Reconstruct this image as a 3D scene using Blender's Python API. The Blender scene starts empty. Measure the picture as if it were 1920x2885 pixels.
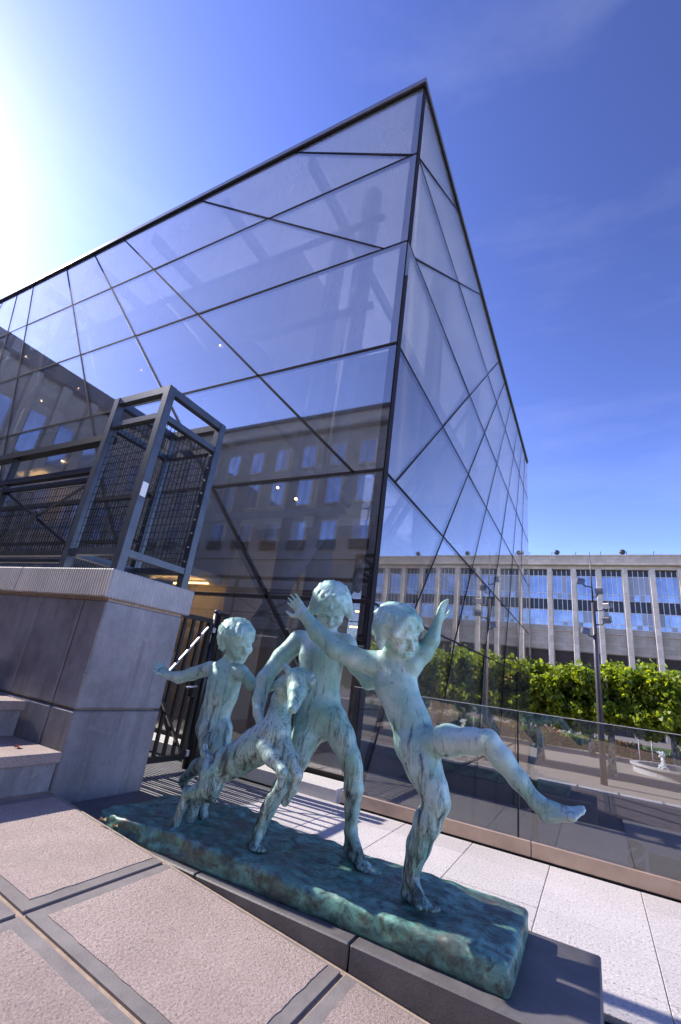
import bpy, bmesh, math, random
import numpy as np
from mathutils import Vector, Matrix
random.seed(7)
rng = np.random.default_rng(7)
R_ = math.radians
scene = bpy.context.scene
COL = scene.collection

# ---------------------------------------------------------------- camera
CAM_H = 1.2
F_PX, PX, PY = 1277.0, 960.0, 1442.5          # a 16 mm lens on a 24x36 portrait frame, 1920x2885 picture
def _cam_axes():
    vx, vy = 485.0, -3574.0
    n = math.hypot(vx, vy); vx /= n; vy /= n
    z = np.array([vx * F_PX / .354, vy * F_PX / .354, F_PX]); z /= np.linalg.norm(z)
    l = np.array([-1420 - PX, 1575 - PY, F_PX]); l -= z * (l @ z); l /= np.linalg.norm(l)
    x = -l
    return np.array([x, np.cross(z, x), z])
RM = _cam_axes()                                # rows: world X, Y, Z in camera coords (right, down, forward)
C0 = np.array([0, 0, CAM_H])
RIGHT, DOWN, FWD = RM[:, 0].copy(), RM[:, 1].copy(), RM[:, 2].copy()
def ray(px, py): return RM @ np.array([px - PX, py - PY, F_PX])
def at(px, py, y):                              # point on the plane Y = y seen along that direction
    r = ray(px, py); return C0 + r * (y / r[1])
def at_z(px, py, z):
    r = ray(px, py); return C0 + r * ((z - CAM_H) / r[2])
def depth(p): return float((np.asarray(p) - C0) @ FWD)
cam_data = bpy.data.cameras.new('camera')
cam = bpy.data.objects.new('camera', cam_data); COL.objects.link(cam)
cam.matrix_world = Matrix(((RIGHT[0], -DOWN[0], -FWD[0], 0), (RIGHT[1], -DOWN[1], -FWD[1], 0),
                           (RIGHT[2], -DOWN[2], -FWD[2], CAM_H), (0, 0, 0, 1)))
cam_data.sensor_fit = 'VERTICAL'; cam_data.sensor_height = 36.0
cam_data.lens = F_PX / 2885.0 * 36.0
cam_data.clip_start = 0.05; cam_data.clip_end = 3000
scene.camera = cam
scene.render.resolution_x, scene.render.resolution_y = 681, 1024

# ---------------------------------------------------------------- sky, sun, exposure
SUN_EL, SUN_AZ = R_(37.0), R_(92.4)             # azimuth counted from +Y towards -X
sun_vec = Vector((-math.sin(SUN_AZ) * math.cos(SUN_EL), math.cos(SUN_AZ) * math.cos(SUN_EL), math.sin(SUN_EL)))
world = bpy.data.worlds.new('World'); scene.world = world; world.use_nodes = True
wt = world.node_tree; wt.nodes.clear()
w_out = wt.nodes.new('ShaderNodeOutputWorld'); w_bg = wt.nodes.new('ShaderNodeBackground')
sky = wt.nodes.new('ShaderNodeTexSky'); sky.sky_type = 'NISHITA'; sky.sun_disc = False
sky.sun_elevation = SUN_EL; sky.sun_rotation = -SUN_AZ
sky.altitude = 60; sky.air_density = 1.0; sky.dust_density = .22; sky.ozone_density = 5.0
tc = wt.nodes.new('ShaderNodeTexCoord'); mp = wt.nodes.new('ShaderNodeMapping'); mp.inputs['Scale'].default_value = (1.2, 1.2, 6.0)
nz = wt.nodes.new('ShaderNodeTexNoise'); nz.inputs['Scale'].default_value = 1.7; nz.inputs['Detail'].default_value = 7; nz.inputs['Roughness'].default_value = .62
rp = wt.nodes.new('ShaderNodeValToRGB'); rp.color_ramp.elements[0].position = .5; rp.color_ramp.elements[1].position = .95
rp.color_ramp.elements[1].color = (.05, .05, .05, 1)
mx = wt.nodes.new('ShaderNodeMix'); mx.data_type = 'RGBA'; mx.inputs['B'].default_value = (7.5, 7.8, 8.6, 1)
tint = wt.nodes.new('ShaderNodeMix'); tint.data_type = 'RGBA'; tint.blend_type = 'MULTIPLY'; tint.inputs['Factor'].default_value = 1
tint.inputs['B'].default_value = (.36, .275, .295, 1)
wt.links.new(tc.outputs['Generated'], mp.inputs['Vector']); wt.links.new(mp.outputs[0], nz.inputs['Vector'])
wt.links.new(nz.outputs['Fac'], rp.inputs[0]); wt.links.new(rp.outputs[0], mx.inputs['Factor'])
hs_ = wt.nodes.new('ShaderNodeHueSaturation'); hs_.inputs['Saturation'].default_value = .84
gm_ = wt.nodes.new('ShaderNodeGamma'); gm_.inputs['Gamma'].default_value = 1.9
wt.links.new(sky.outputs[0], hs_.inputs['Color']); wt.links.new(hs_.outputs[0], gm_.inputs['Color']); wt.links.new(gm_.outputs[0], tint.inputs['A']); wt.links.new(tint.outputs['Result'], mx.inputs['A'])
wt.links.new(mx.outputs['Result'], w_bg.inputs['Color'])
w_bg.inputs['Strength'].default_value = 0.13
wt.links.new(w_bg.outputs[0], w_out.inputs['Surface'])
sl = bpy.data.lights.new('sun', 'SUN'); sl.energy = 3.2; sl.angle = R_(.53); sl.color = (1, .915, .81)
so = bpy.data.objects.new('sun', sl); COL.objects.link(so)
so.rotation_euler = sun_vec.to_track_quat('Z', 'Y').to_euler()
vs = scene.view_settings
vs.view_transform = 'Standard'; vs.look = 'None'; vs.exposure = 1.42; vs.gamma = 1.0; vs.use_curve_mapping = False
scene.render.engine = 'CYCLES'
cy = scene.cycles
cy.use_denoising = True; cy.max_bounces = 10; cy.diffuse_bounces = 4; cy.glossy_bounces = 5
cy.transparent_max_bounces = 24; cy.transmission_bounces = 6; cy.caustics_reflective = False; cy.caustics_refractive = False
cy.sample_clamp_indirect = 6

# ---------------------------------------------------------------- helpers: objects
def link(o, parent=None):
    COL.objects.link(o)
    if parent is not None:
        o.parent = parent
        o.matrix_parent_inverse = parent.matrix_world.inverted() if parent.type != 'EMPTY' else Matrix.Translation(-parent.location)
    return o
def tag(o, label=None, cat=None, group=None, kind=None):
    if label: o['label'] = label
    if cat: o['category'] = cat
    if group: o['group'] = group
    if kind: o['kind'] = kind
    return o
def thing(name, loc, label, cat, group=None):
    o = bpy.data.objects.new(name, None); COL.objects.link(o); o.location = loc; o.empty_display_size = .1
    return tag(o, label, cat, group)
def bm_obj(name, bm, mat, parent=None, smooth=False):
    me = bpy.data.meshes.new(name); bm.normal_update(); bm.to_mesh(me); bm.free()
    if smooth:
        me.polygons.foreach_set('use_smooth', [True] * len(me.polygons))
    if mat: me.materials.append(mat)
    return link(bpy.data.objects.new(name, me), parent)
def py_obj(name, verts, faces, mat, parent=None, smooth=False):
    me = bpy.data.meshes.new(name); me.from_pydata([tuple(map(float, v)) for v in verts], [], faces); me.update()
    if smooth: me.polygons.foreach_set('use_smooth', [True] * len(me.polygons))
    if mat: me.materials.append(mat)
    return link(bpy.data.objects.new(name, me), parent)
def np_obj(name, v, f, mat, parent=None, smooth=True):      # numpy quads / tris
    me = bpy.data.meshes.new(name); n = f.shape[1]
    me.vertices.add(len(v)); me.vertices.foreach_set('co', np.asarray(v, np.float32).ravel())
    me.loops.add(f.size); me.loops.foreach_set('vertex_index', np.asarray(f, np.int32).ravel())
    me.polygons.add(len(f)); me.polygons.foreach_set('loop_start', np.arange(0, f.size, n, dtype=np.int32))
    me.update(calc_edges=True); me.validate()
    if smooth: me.polygons.foreach_set('use_smooth', np.ones(len(me.polygons), bool))
    if mat: me.materials.append(mat)
    return link(bpy.data.objects.new(name, me), parent)
def add_box(bm, c, s, rot=None, bev=0.0):
    g = bmesh.ops.create_cube(bm, size=1.0)
    vs_ = g['verts']
    m = Matrix.Translation(Vector(c)) @ (rot.to_4x4() if rot is not None else Matrix()) @ Matrix.Diagonal((s[0], s[1], s[2], 1))
    bmesh.ops.transform(bm, matrix=m, verts=vs_)
    if bev > 0:
        es = list({e for v in vs_ for e in v.link_edges})
        bmesh.ops.bevel(bm, geom=es, offset=bev, segments=1, profile=.5, affect='EDGES')
def box(name, lo, hi, mat, parent=None, bev=0.0):
    bm = bmesh.new()
    lo, hi = np.array(lo, float), np.array(hi, float)
    add_box(bm, (lo + hi) / 2, hi - lo, None, bev)
    return bm_obj(name, bm, mat, parent)
def frame_for(d, up=(0, 0, 1)):
    d = Vector(d).normalized(); u = Vector(up)
    if abs(d.dot(u)) > .98: u = Vector((0, 1, 0))
    s = d.cross(u).normalized(); u = s.cross(d).normalized()
    return Matrix((s, d, u)).transposed()
def add_bar(bm, a, b, w, h, up=(0, 0, 1), bev=0.0):
    a, b = Vector(a), Vector(b)
    add_box(bm, (a + b) / 2, (w, (b - a).length, h), frame_for(b - a, up), bev)
def bar(name, a, b, w, h, mat, parent=None, up=(0, 0, 1), bev=0.0):
    bm = bmesh.new(); add_bar(bm, a, b, w, h, up, bev); return bm_obj(name, bm, mat, parent)
def add_tube(bm, pts, rads, n=10, cap=True):
    rings = []
    pts = [Vector(p) for p in pts]
    for i, p in enumerate(pts):
        d = (pts[min(i + 1, len(pts) - 1)] - pts[max(i - 1, 0)])
        m = frame_for(d)
        r = rads[i] if hasattr(rads, '__len__') else rads
        rings.append([bm.verts.new(p + m @ Vector((math.cos(2 * math.pi * k / n) * r, 0, math.sin(2 * math.pi * k / n) * r))) for k in range(n)])
    for a, b in zip(rings, rings[1:]):
        for k in range(n): bm.faces.new((a[k], a[(k + 1) % n], b[(k + 1) % n], b[k]))
    if cap: bm.faces.new(rings[0]); bm.faces.new(rings[-1][::-1])
def tube(name, pts, rads, mat, parent=None, n=10):
    bm = bmesh.new(); add_tube(bm, pts, rads, n); bmesh.ops.recalc_face_normals(bm, faces=bm.faces[:]); return bm_obj(name, bm, mat, parent, True)

# ---------------------------------------------------------------- helpers: materials
def new_mat(name):
    m = bpy.data.materials.new(name); m.use_nodes = True
    nt = m.node_tree; return m, nt, nt.nodes['Principled BSDF']
def N(nt, t, **kw):
    n = nt.nodes.new(t)
    for k, v in kw.items():
        if k in n.inputs: n.inputs[k].default_value = v
        else: setattr(n, k, v)
    return n
def coords(nt, scale=(1, 1, 1), world_space=True, rot=(0, 0, 0)):
    mp = N(nt, 'ShaderNodeMapping'); mp.inputs['Scale'].default_value = scale; mp.inputs['Rotation'].default_value = rot
    if world_space:
        g = N(nt, 'ShaderNodeNewGeometry'); nt.links.new(g.outputs['Position'], mp.inputs['Vector'])
    else:
        g = N(nt, 'ShaderNodeTexCoord'); nt.links.new(g.outputs['Object'], mp.inputs['Vector'])
    return mp.outputs[0]
def noise(nt, vec, scale, detail=6, rough=.6, dist=0.0):
    n = N(nt, 'ShaderNodeTexNoise', Scale=scale, Detail=detail, Roughness=rough, Distortion=dist)
    nt.links.new(vec, n.inputs['Vector']); return n.outputs['Fac']
def ramp(nt, fac, stops, interp='LINEAR'):
    r = N(nt, 'ShaderNodeValToRGB'); cr = r.color_ramp; cr.interpolation = interp
    while len(cr.elements) < len(stops): cr.elements.new(.5)
    for e, (p, c) in zip(cr.elements, stops):
        e.position = p; e.color = (c[0], c[1], c[2], 1) if hasattr(c, '__len__') else (c, c, c, 1)
    nt.links.new(fac, r.inputs[0]); return r.outputs[0]
def mixc(nt, fac, a, b, blend='MIX'):
    m = N(nt, 'ShaderNodeMix', data_type='RGBA', blend_type=blend)
    for s, v in (('Factor', fac), ('A', a), ('B', b)):
        if isinstance(v, bpy.types.NodeSocket): nt.links.new(v, m.inputs[s])
        elif s == 'Factor': m.inputs[s].default_value = v
        else: m.inputs[s].default_value = (*v, 1)
    return m.outputs['Result']
def math_n(nt, op, a, b=0.0, clamp=False):
    m = N(nt, 'ShaderNodeMath', operation=op, use_clamp=clamp)
    for i, v in enumerate((a, b)):
        if isinstance(v, bpy.types.NodeSocket): nt.links.new(v, m.inputs[i])
        else: m.inputs[i].default_value = v
    return m.outputs[0]
def bump(nt, bsdf, height, strength=.3, dist=.01, prev=None):
    b = N(nt, 'ShaderNodeBump', Strength=strength, Distance=dist); nt.links.new(height, b.inputs['Height'])
    if prev is not None: nt.links.new(prev, b.inputs['Normal'])
    nt.links.new(b.outputs[0], bsdf.inputs['Normal']); return b.outputs[0]
def simple(name, col, rough=.6, metal=0.0, var=.15, vscale=3.0, bump_s=0.0, bump_scale=60, spec=.5):
    m, nt, b = new_mat(name)
    v = coords(nt)
    f = noise(nt, v, vscale, 8, .65)
    c1 = tuple(max(0, c * (1 - var)) for c in col); c2 = tuple(min(1, c * (1 + var)) for c in col)
    nt.links.new(ramp(nt, f, [(.3, c1), (.7, c2)]), b.inputs['Base Color'])
    b.inputs['Roughness'].default_value = rough; b.inputs['Metallic'].default_value = metal
    b.inputs['Specular IOR Level'].default_value = spec
    if bump_s: bump(nt, b, noise(nt, v, bump_scale, 4, .6), bump_s, .005)
    return m
def tone(nt, c, amt=.1):                          # slabs cut from different blocks differ a little in tone
    oi = N(nt, 'ShaderNodeObjectInfo')
    return mixc(nt, 1.0, c, ramp(nt, oi.outputs['Random'], [(0, 1 - amt), (1, 1)]), 'MULTIPLY')
def speckle(name, base, dark, light, rough=.7, scale=180, bump_s=.25):
    m, nt, b = new_mat(name); v = coords(nt)
    big = ramp(nt, noise(nt, v, 1.6, 6), [(.3, tuple(c * .9 for c in base)), (.7, tuple(min(1, c * 1.08) for c in base))])
    sp = noise(nt, v, scale, 3, .7)
    c = mixc(nt, ramp(nt, sp, [(.36, 1), (.44, 0)]), big, dark)
    c = mixc(nt, ramp(nt, sp, [(.57, 0), (.66, 1)]), c, light)
    st = noise(nt, v, 5.0, 9, .7)
    c = mixc(nt, ramp(nt, st, [(.6, 0), (.8, .35)]), c, tuple(x * .6 for x in base))
    nt.links.new(tone(nt, c, .14), b.inputs['Base Color']); b.inputs['Roughness'].default_value = rough
    bump(nt, b, sp, bump_s, .003)
    return m
def glass_mat(name, tintc, f0, rough=0.0, reflect=(1, 1, 1), film=0.0, filmc=(.7, .75, .85)):
    m = bpy.data.materials.new(name); m.use_nodes = True; nt = m.node_tree; nt.nodes.clear()
    out = N(nt, 'ShaderNodeOutputMaterial'); tr = N(nt, 'ShaderNodeBsdfTransparent'); gl = N(nt, 'ShaderNodeBsdfGlossy')
    tr.inputs['Color'].default_value = (*tintc, 1); gl.inputs['Roughness'].default_value = rough; gl.inputs['Color'].default_value = (*reflect, 1)
    g = N(nt, 'ShaderNodeNewGeometry'); d = N(nt, 'ShaderNodeVectorMath', operation='DOT_PRODUCT')
    nt.links.new(g.outputs['Normal'], d.inputs[0]); nt.links.new(g.outputs['Incoming'], d.inputs[1])
    c = math_n(nt, 'SUBTRACT', 1.0, math_n(nt, 'ABSOLUTE', d.outputs['Value']), True)
    p = math_n(nt, 'POWER', c, 5.0)
    fr = math_n(nt, 'ADD', math_n(nt, 'MULTIPLY', p, 1 - f0), f0, True)
    body = tr.outputs[0]
    if film:                                     # pale scattering film, put in to brighten the panes and the interior
        df = N(nt, 'ShaderNodeBsdfTranslucent'); df.inputs['Color'].default_value = (*filmc, 1)
        d2 = N(nt, 'ShaderNodeBsdfDiffuse'); d2.inputs['Color'].default_value = (*filmc, 1)
        a = N(nt, 'ShaderNodeMixShader'); a.inputs[0].default_value = .5; nt.links.new(df.outputs[0], a.inputs[1]); nt.links.new(d2.outputs[0], a.inputs[2])
        b = N(nt, 'ShaderNodeMixShader')
        fv = ramp(nt, noise(nt, coords(nt, (1, 1, .3)), 1.1, 7, .65), [(.3, film * .8), (.7, film * 1.2)])
        nt.links.new(fv, b.inputs[0]); nt.links.new(tr.outputs[0], b.inputs[1]); nt.links.new(a.outputs[0], b.inputs[2]); body = b.outputs[0]
    ms = N(nt, 'ShaderNodeMixShader'); nt.links.new(fr, ms.inputs[0]); nt.links.new(body, ms.inputs[1]); nt.links.new(gl.outputs[0], ms.inputs[2])
    nt.links.new(ms.outputs[0], out.inputs['Surface']); return m
def emit(name, col, s):
    m, nt, b = new_mat(name); b.inputs['Base Color'].default_value = (*col, 1)
    b.inputs['Emission Color'].default_value = (*col, 1); b.inputs['Emission Strength'].default_value = s; return m

M_TERR = speckle('terrazzo', (.52, .49, .49), (.20, .18, .185), (.72, .69, .69), .6, 75, .15)
def slab_mat():
    m, nt, b = new_mat('bush_hammered_stone'); v = coords(nt)
    big = ramp(nt, noise(nt, v, 2.2, 8), [(.3, (.36, .275, .245)), (.7, (.47, .37, .335))])
    g = noise(nt, v, 110, 5, .75)
    c = mixc(nt, ramp(nt, g, [(.32, .9), (.52, 0)]), big, (.16, .13, .13))
    c = mixc(nt, ramp(nt, noise(nt, v, 4.5, 6), [(.62, 0), (.8, .5)]), c, (.34, .24, .18))
    c = mixc(nt, ramp(nt, noise(nt, v, 1.1, 9, .75, .6), [(.5, 0), (.72, .45)]), c, (.24, .19, .17))
    nt.links.new(tone(nt, c, .15), b.inputs['Base Color']); b.inputs['Roughness'].default_value = .8
    p = bump(nt, b, noise(nt, v, 80, 5, .7), .8, .010); return m
M_SLAB = slab_mat()
M_BORDER = simple('chiselled_border', (.195, .175, .17), .6, 0, .25, 6, .3, 120)
M_MORTAR = simple('ochre_mortar', (.36, .27, .20), .9, 0, .25, 20, .4, 90)
def blue_stone():
    m, nt, b = new_mat('blue_limestone'); v = coords(nt)
    c = ramp(nt, noise(nt, v, 2.4, 9, .7), [(.30, (.15, .145, .15)), (.52, (.26, .25, .265)), (.75, (.37, .355, .365))])
    c = mixc(nt, ramp(nt, noise(nt, v, 85, 3, .7), [(.28, 1), (.36, 0)]), c, (.05, .05, .06))
    c = mixc(nt, ramp(nt, noise(nt, v, 150, 2), [(.68, 0), (.76, .8)]), c, (.6, .6, .62))
    vs_ = coords(nt, (9, 9, .8))
    c = mixc(nt, ramp(nt, noise(nt, vs_, 1.3, 6, .7), [(.50, 0), (.75, .65)]), c, (.10, .085, .08))
    c = mixc(nt, ramp(nt, noise(nt, v, 7, 9, .75, .5), [(.58, 0), (.7, .6)]), c, (.42, .39, .37))
    nt.links.new(tone(nt, c, .25), b.inputs['Base Color']); b.inputs['Roughness'].default_value = .55
    bump(nt, b, noise(nt, v, 90, 5, .7), .25, .004); return m
M_BLUE = blue_stone()
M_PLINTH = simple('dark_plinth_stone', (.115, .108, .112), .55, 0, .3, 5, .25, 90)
def coping_mat():
    m, nt, b = new_mat('tooled_coping'); v = coords(nt)
    c = ramp(nt, noise(nt, v, 3, 9, .7), [(.3, (.30, .29, .29)), (.7, (.47, .45, .45))])
    nt.links.new(c, b.inputs['Base Color']); b.inputs['Roughness'].default_value = .7
    w = N(nt, 'ShaderNodeTexWave', Scale=22.0, Distortion=1.2, Detail=2.0); w.wave_type = 'BANDS'; w.bands_direction = 'DIAGONAL'
    nt.links.new(coords(nt, (1, 1, .03)), w.inputs['Vector'])
    bump(nt, b, w.outputs['Fac'], .8, .008); return m
M_COPING = coping_mat()
M_STEEL = simple('dark_painted_steel', (.058, .070, .086), .34, .35, .25, 8, .05, 200)
M_BLACK = simple('black_steel', (.012, .012, .013), .4, .3, .3, 6)
M_ALU = simple('dark_aluminium', (.020, .017, .020), .7, 0, .2, 5, 0, 60, .15)
M_EDGE = simple('roof_edge_metal', (.30, .29, .28), .4, .7, .15, 4)
M_BRONZE_STRIP = simple('bronze_anodised_strip', (.52, .38, .29), .42, .35, .18, 4, .05, 150)
M_CONC = speckle('pale_concrete', (.40, .39, .40), (.27, .26, .27), (.52, .51, .51), .75, 60, .12)
M_GRAN = speckle('grey_granite_kerb', (.52, .50, .48), (.26, .25, .25), (.74, .72, .70), .65, 110, .2)
M_GRATE = simple('galvanised_grating', (.42, .42, .44), .45, .6, .2, 6)
M_DARKPIT = simple('pit_concrete', (.06, .06, .065), .9)
M_GLASS = [glass_mat('facade_glass_sky_haze_%d' % i, (.81, .82, .83), .29, 0, (1.0, .965, .90), f_, (.88, .87, .85)) for i, f_ in enumerate((.025, .12, .32, .42))]  # more film higher up: brightness of mirrored sky put into the pane colour
M_CLEAR = glass_mat('clear_glass', (.80, .82, .84), .11)
M_ROOFGLASS = glass_mat('roof_glass', (.80, .84, .88), .06, 0, (1, 1, 1), .5, (.9, .9, .9))
M_WHITE = simple('white_paint', (.74, .74, .73), .5, 0, .05)
M_CREAM = simple('cream_wall', (.80, .71, .58), .8, 0, .06, 1)
M_TUBE = simple('grey_painted_tube', (.50, .52, .56), .75, 0, .08, 2)
M_FLOOR = simple('interior_floor', (.36, .34, .32), .35, 0, .1)
M_BULB = emit('warm_bulb', (1, .66, .30), 9)
M_STRIP = emit('warm_strip', (1, .60, .20), 5)
# ================================================================ ground and paving
SLOPE, Z0 = .083, .115
def plaza_z(x): return Z0 + SLOPE * (-.912 - x)
SLAB_EDGE = 2.108
def sloped(name, x0, x1, y0, y1, dz, mat, parent=None, thick=.0):
    v = [(x0, y0, plaza_z(x0) + dz), (x1, y0, plaza_z(x1) + dz), (x1, y1, plaza_z(x1) + dz), (x0, y1, plaza_z(x0) + dz)]
    f = [(0, 1, 2, 3)]
    if thick:
        v += [(a, b, c - thick) for a, b, c in v]
        f += [(7, 6, 5, 4), (0, 4, 5, 1), (1, 5, 6, 2), (2, 6, 7, 3), (3, 7, 4, 0)]
    return py_obj(name, v, f, mat, parent)
terrain = py_obj('terrain', [(-900, -900, -6.2), (900, -900, -6.2), (900, 900, -6.2), (-900, 900, -6.2)], [(0, 1, 2, 3)], simple('far_ground', (.12, .12, .11), .9))
tag(terrain, kind='structure')
plaza = sloped('plaza', -14, 16, -17, SLAB_EDGE - .002, -.009, M_MORTAR, None, .5); tag(plaza, kind='structure')
XJ = [-1.944 + 1.032 * k for k in range(-1, 5)]
YJ = [2.078, 1.380, .688, .0]
for i in range(len(XJ) - 1):
    for j in range(len(YJ) - 1):
        x0, x1, y1, y0 = XJ[i] + .012, XJ[i + 1] - .012, YJ[j] - (0 if j == 0 else .012), YJ[j + 1] + .012
        s = sloped('slab', x0, x1, y0, y1, 0.0, M_BORDER, plaza, .03)
        m = .054
        # raised bush-hammered field with a ragged edge
        n = 22; bm = bmesh.new(); top = []; bot = []
        per = [(x0 + m + (x1 - x0 - 2 * m) * t / n, y0 + m) for t in range(n)] + [(x1 - m, y0 + m + (y1 - y0 - 2 * m) * t / n) for t in range(n)] \
            + [(x1 - m - (x1 - x0 - 2 * m) * t / n, y1 - m * (.25 if j == 0 else 1)) for t in range(n)] + [(x0 + m, y1 - m * (.25 if j == 0 else 1) - (y1 - y0 - m * (1.25 if j == 0 else 2)) * t / n) for t in range(n)]
        for (x, y) in per:
            x += random.uniform(-.003, .003); y += random.uniform(-.003, .003)
            top.append(bm.verts.new((x, y, plaza_z(x) + .0025))); bot.append(bm.verts.new((x, y, plaza_z(x) - .004)))
        bm.faces.new(top)
        for k in range(len(top)):
            q = (k + 1) % len(top); bm.faces.new((top[k], bot[k], bot[q], top[q]))
        bm_obj('hammered_field', bm, M_SLAB, s)
# level terrazzo paving in front of the glass hall
pav = py_obj('pavement', [(-14, 2.11, -.035), (14, 2.11, -.035), (14, 4.72, -.035), (-14, 4.72, -.035)], [(0, 1, 2, 3)], M_DARKPIT); tag(pav, kind='structure')
def tile(x0, x1, y0, y1, dz=0):
    bm = bmesh.new(); g = .004
    add_box(bm, ((x0 + x1) / 2, (y0 + y1) / 2, -.015 + dz), (x1 - x0 - g, y1 - y0 - g, .03), None, .0025)
    return bm_obj('paving_tile', bm, M_TERR, pav)
YT = [2.112, 2.52, 3.12, 3.72, 4.32, 4.655]
for k in range(-4, 12):
    x0 = -.37 + .6 * k
    for y0, y1 in zip(YT, YT[1:]):
        if x0 < -.7 and y1 < 2.9: continue
        if x0 < -.1 and y0 < 2.9: y0 = 2.83
        if y1 > y0: tile(x0, x0 + .6, y0, y1, random.uniform(-.0012, .0012))
tile(-3.02, -2.772, 2.86, 3.3)
tile(6.84, 13.9, 2.112, 4.655)
# slatted floor grating between the wall and the hall
gr = thing('floor_grating', (-3.4, 4.0, 0), 'slatted metal floor grating in front of the black gate', 'grating')
for x in (-4.9, -2.79): bar('frame_bar', (x, 3.02, -.015), (x, 4.45, -.015), .03, .03, M_GRATE, gr)
yy = 3.04
while yy < 4.44:
    bar('slat', (-4.88, yy, -.013), (-2.81, yy, -.013), .022, .026, M_GRATE, gr); yy += .048
# kerb at the foot of the hall
kb = thing('kerb', (-4, 4.8, 0), 'low pale granite kerb along the foot of the glass hall', 'kerb')
for k in range(8):
    x1 = -2.30 - .62 * k
    box('kerb_stone', (x1 - .614, 4.655, -.02), (x1, 5.04, .115 + .003 * (k % 2)), M_GRAN, kb, .008)
# low stone plinth under the statue
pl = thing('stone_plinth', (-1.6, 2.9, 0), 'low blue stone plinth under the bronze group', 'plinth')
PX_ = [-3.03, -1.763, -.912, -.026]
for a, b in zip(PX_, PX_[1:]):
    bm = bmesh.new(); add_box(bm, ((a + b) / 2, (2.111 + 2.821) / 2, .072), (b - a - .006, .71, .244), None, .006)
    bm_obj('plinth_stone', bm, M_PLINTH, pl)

# sunken court beyond the glass balustrade, garden level beyond
def wall_y(x): return 24.1 + .04 * x
court = py_obj('court_floor', [(-2.0, 4.72, -4.6), (40, 4.72, -4.6), (40, 30, -4.6), (-2.0, 30, -4.6)], [(0, 1, 2, 3)], M_CONC); tag(court, kind='structure')
py_obj('court_edge_wall', [(-40, 4.735, -4.6), (40, 4.735, -4.6), (40, 4.735, -.036), (-40, 4.735, -.036)], [(0, 1, 2, 3)], M_CONC, pav)
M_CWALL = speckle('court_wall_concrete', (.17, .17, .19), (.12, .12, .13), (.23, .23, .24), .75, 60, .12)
cw = thing('court_wall', (2, 23.5, -4.6), 'pale concrete retaining wall of the sunken court behind the balustrade', 'wall')
x = -2.3; ang = Matrix.Rotation(math.atan(.04), 3, 'Z')
while x < 24:
    bm = bmesh.new(); xc = x + .75
    add_box(bm, (xc, wall_y(xc) + .2, -3.35), (1.6 - .018, .4, 2.62), ang, .01)
    bm_obj('wall_panel', bm, M_CWALL, cw)
    bm = bmesh.new(); add_box(bm, (xc, wall_y(xc) + .2, -1.985), (1.6 - .014, .5, .10), ang, .008)
    bm_obj('coping', bm, M_CONC, cw); x += 1.5
M_PATH = speckle('garden_gravel', (.29, .25, .215), (.19, .16, .14), (.38, .33, .29), .9, 40, .2)
gar = py_obj('garden_ground', [(-2.3, wall_y(-2.3) + .3, -1.95), (60, wall_y(60) + .3, -1.95), (60, 140, -1.95), (-60, 140, -1.95), (-60, 23.5, -1.95), (-2.3, 23.5, -1.95)],
             [(0, 1, 2, 3, 4, 5)], M_PATH); tag(gar, kind='structure')

# ================================================================ glass hall
XC, YC, TOP = -2.37, 5.11, 12.35
ZL = [.12, 2.08, 3.88, 6.02, 8.13, 10.32, 12.30]
hall = thing('glass_hall', (XC, YC, 0), 'tall glass hall with slanted panes and sharp corner behind the statue', 'building')
XE, YE = -34.0, 22.0
def split(polys, p, q):
    out = []
    p, q = np.array(p, float), np.array(q, float); d = q - p; L = np.linalg.norm(d); d /= L; nrm = np.array([-d[1], d[0]])
    for P in polys:
        s = (P - p) @ nrm
        if s.max() < 1e-4 or s.min() > -1e-4: out.append(P); continue
        A, B, X = [], [], []
        for i in range(len(P)):
            a, b, sa, sb = P[i], P[(i + 1) % len(P)], s[i], s[(i + 1) % len(P)]
            if sa >= -1e-9: A.append(a)
            if sa <= 1e-9: B.append(a)
            if sa * sb < -1e-12:
                c = a + (b - a) * sa / (sa - sb); A.append(c); B.append(c); X.append(float((c - p) @ d))
            elif abs(sa) <= 1e-9: X.append(float((a - p) @ d))
        if len(X) < 2: out.append(P); continue
        lo, hi = max(min(X), 0), min(max(X), L)
        if hi - lo < .6 * (max(X) - min(X)): out.append(P); continue
        out += [np.array(A), np.array(B)]
    return out
def area(P): x, y = P[:, 0], P[:, 1]; return abs((x * np.roll(y, -1) - y * np.roll(x, -1)).sum()) / 2
def inset(P, m):
    c = P.mean(0); n = len(P); res = []
    sgn = np.sign((P[:, 0] * np.roll(P[:, 1], -1) - P[:, 1] * np.roll(P[:, 0], -1)).sum())
    L = []
    for i in range(n):
        a, b = P[i], P[(i + 1) % n]; d = (b - a) / max(np.linalg.norm(b - a), 1e-9); nn = np.array([-d[1], d[0]]) * sgn
        L.append((a + nn * m, d))
    for i in range(n):
        (a, d), (b, e) = L[i - 1], L[i]
        den = d[0] * e[1] - d[1] * e[0]
        if abs(den) < 1e-6: res.append(b); continue
        t = ((b[0] - a[0]) * e[1] - (b[1] - a[1]) * e[0]) / den; res.append(a + d * t)
    return np.array(res)
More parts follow.
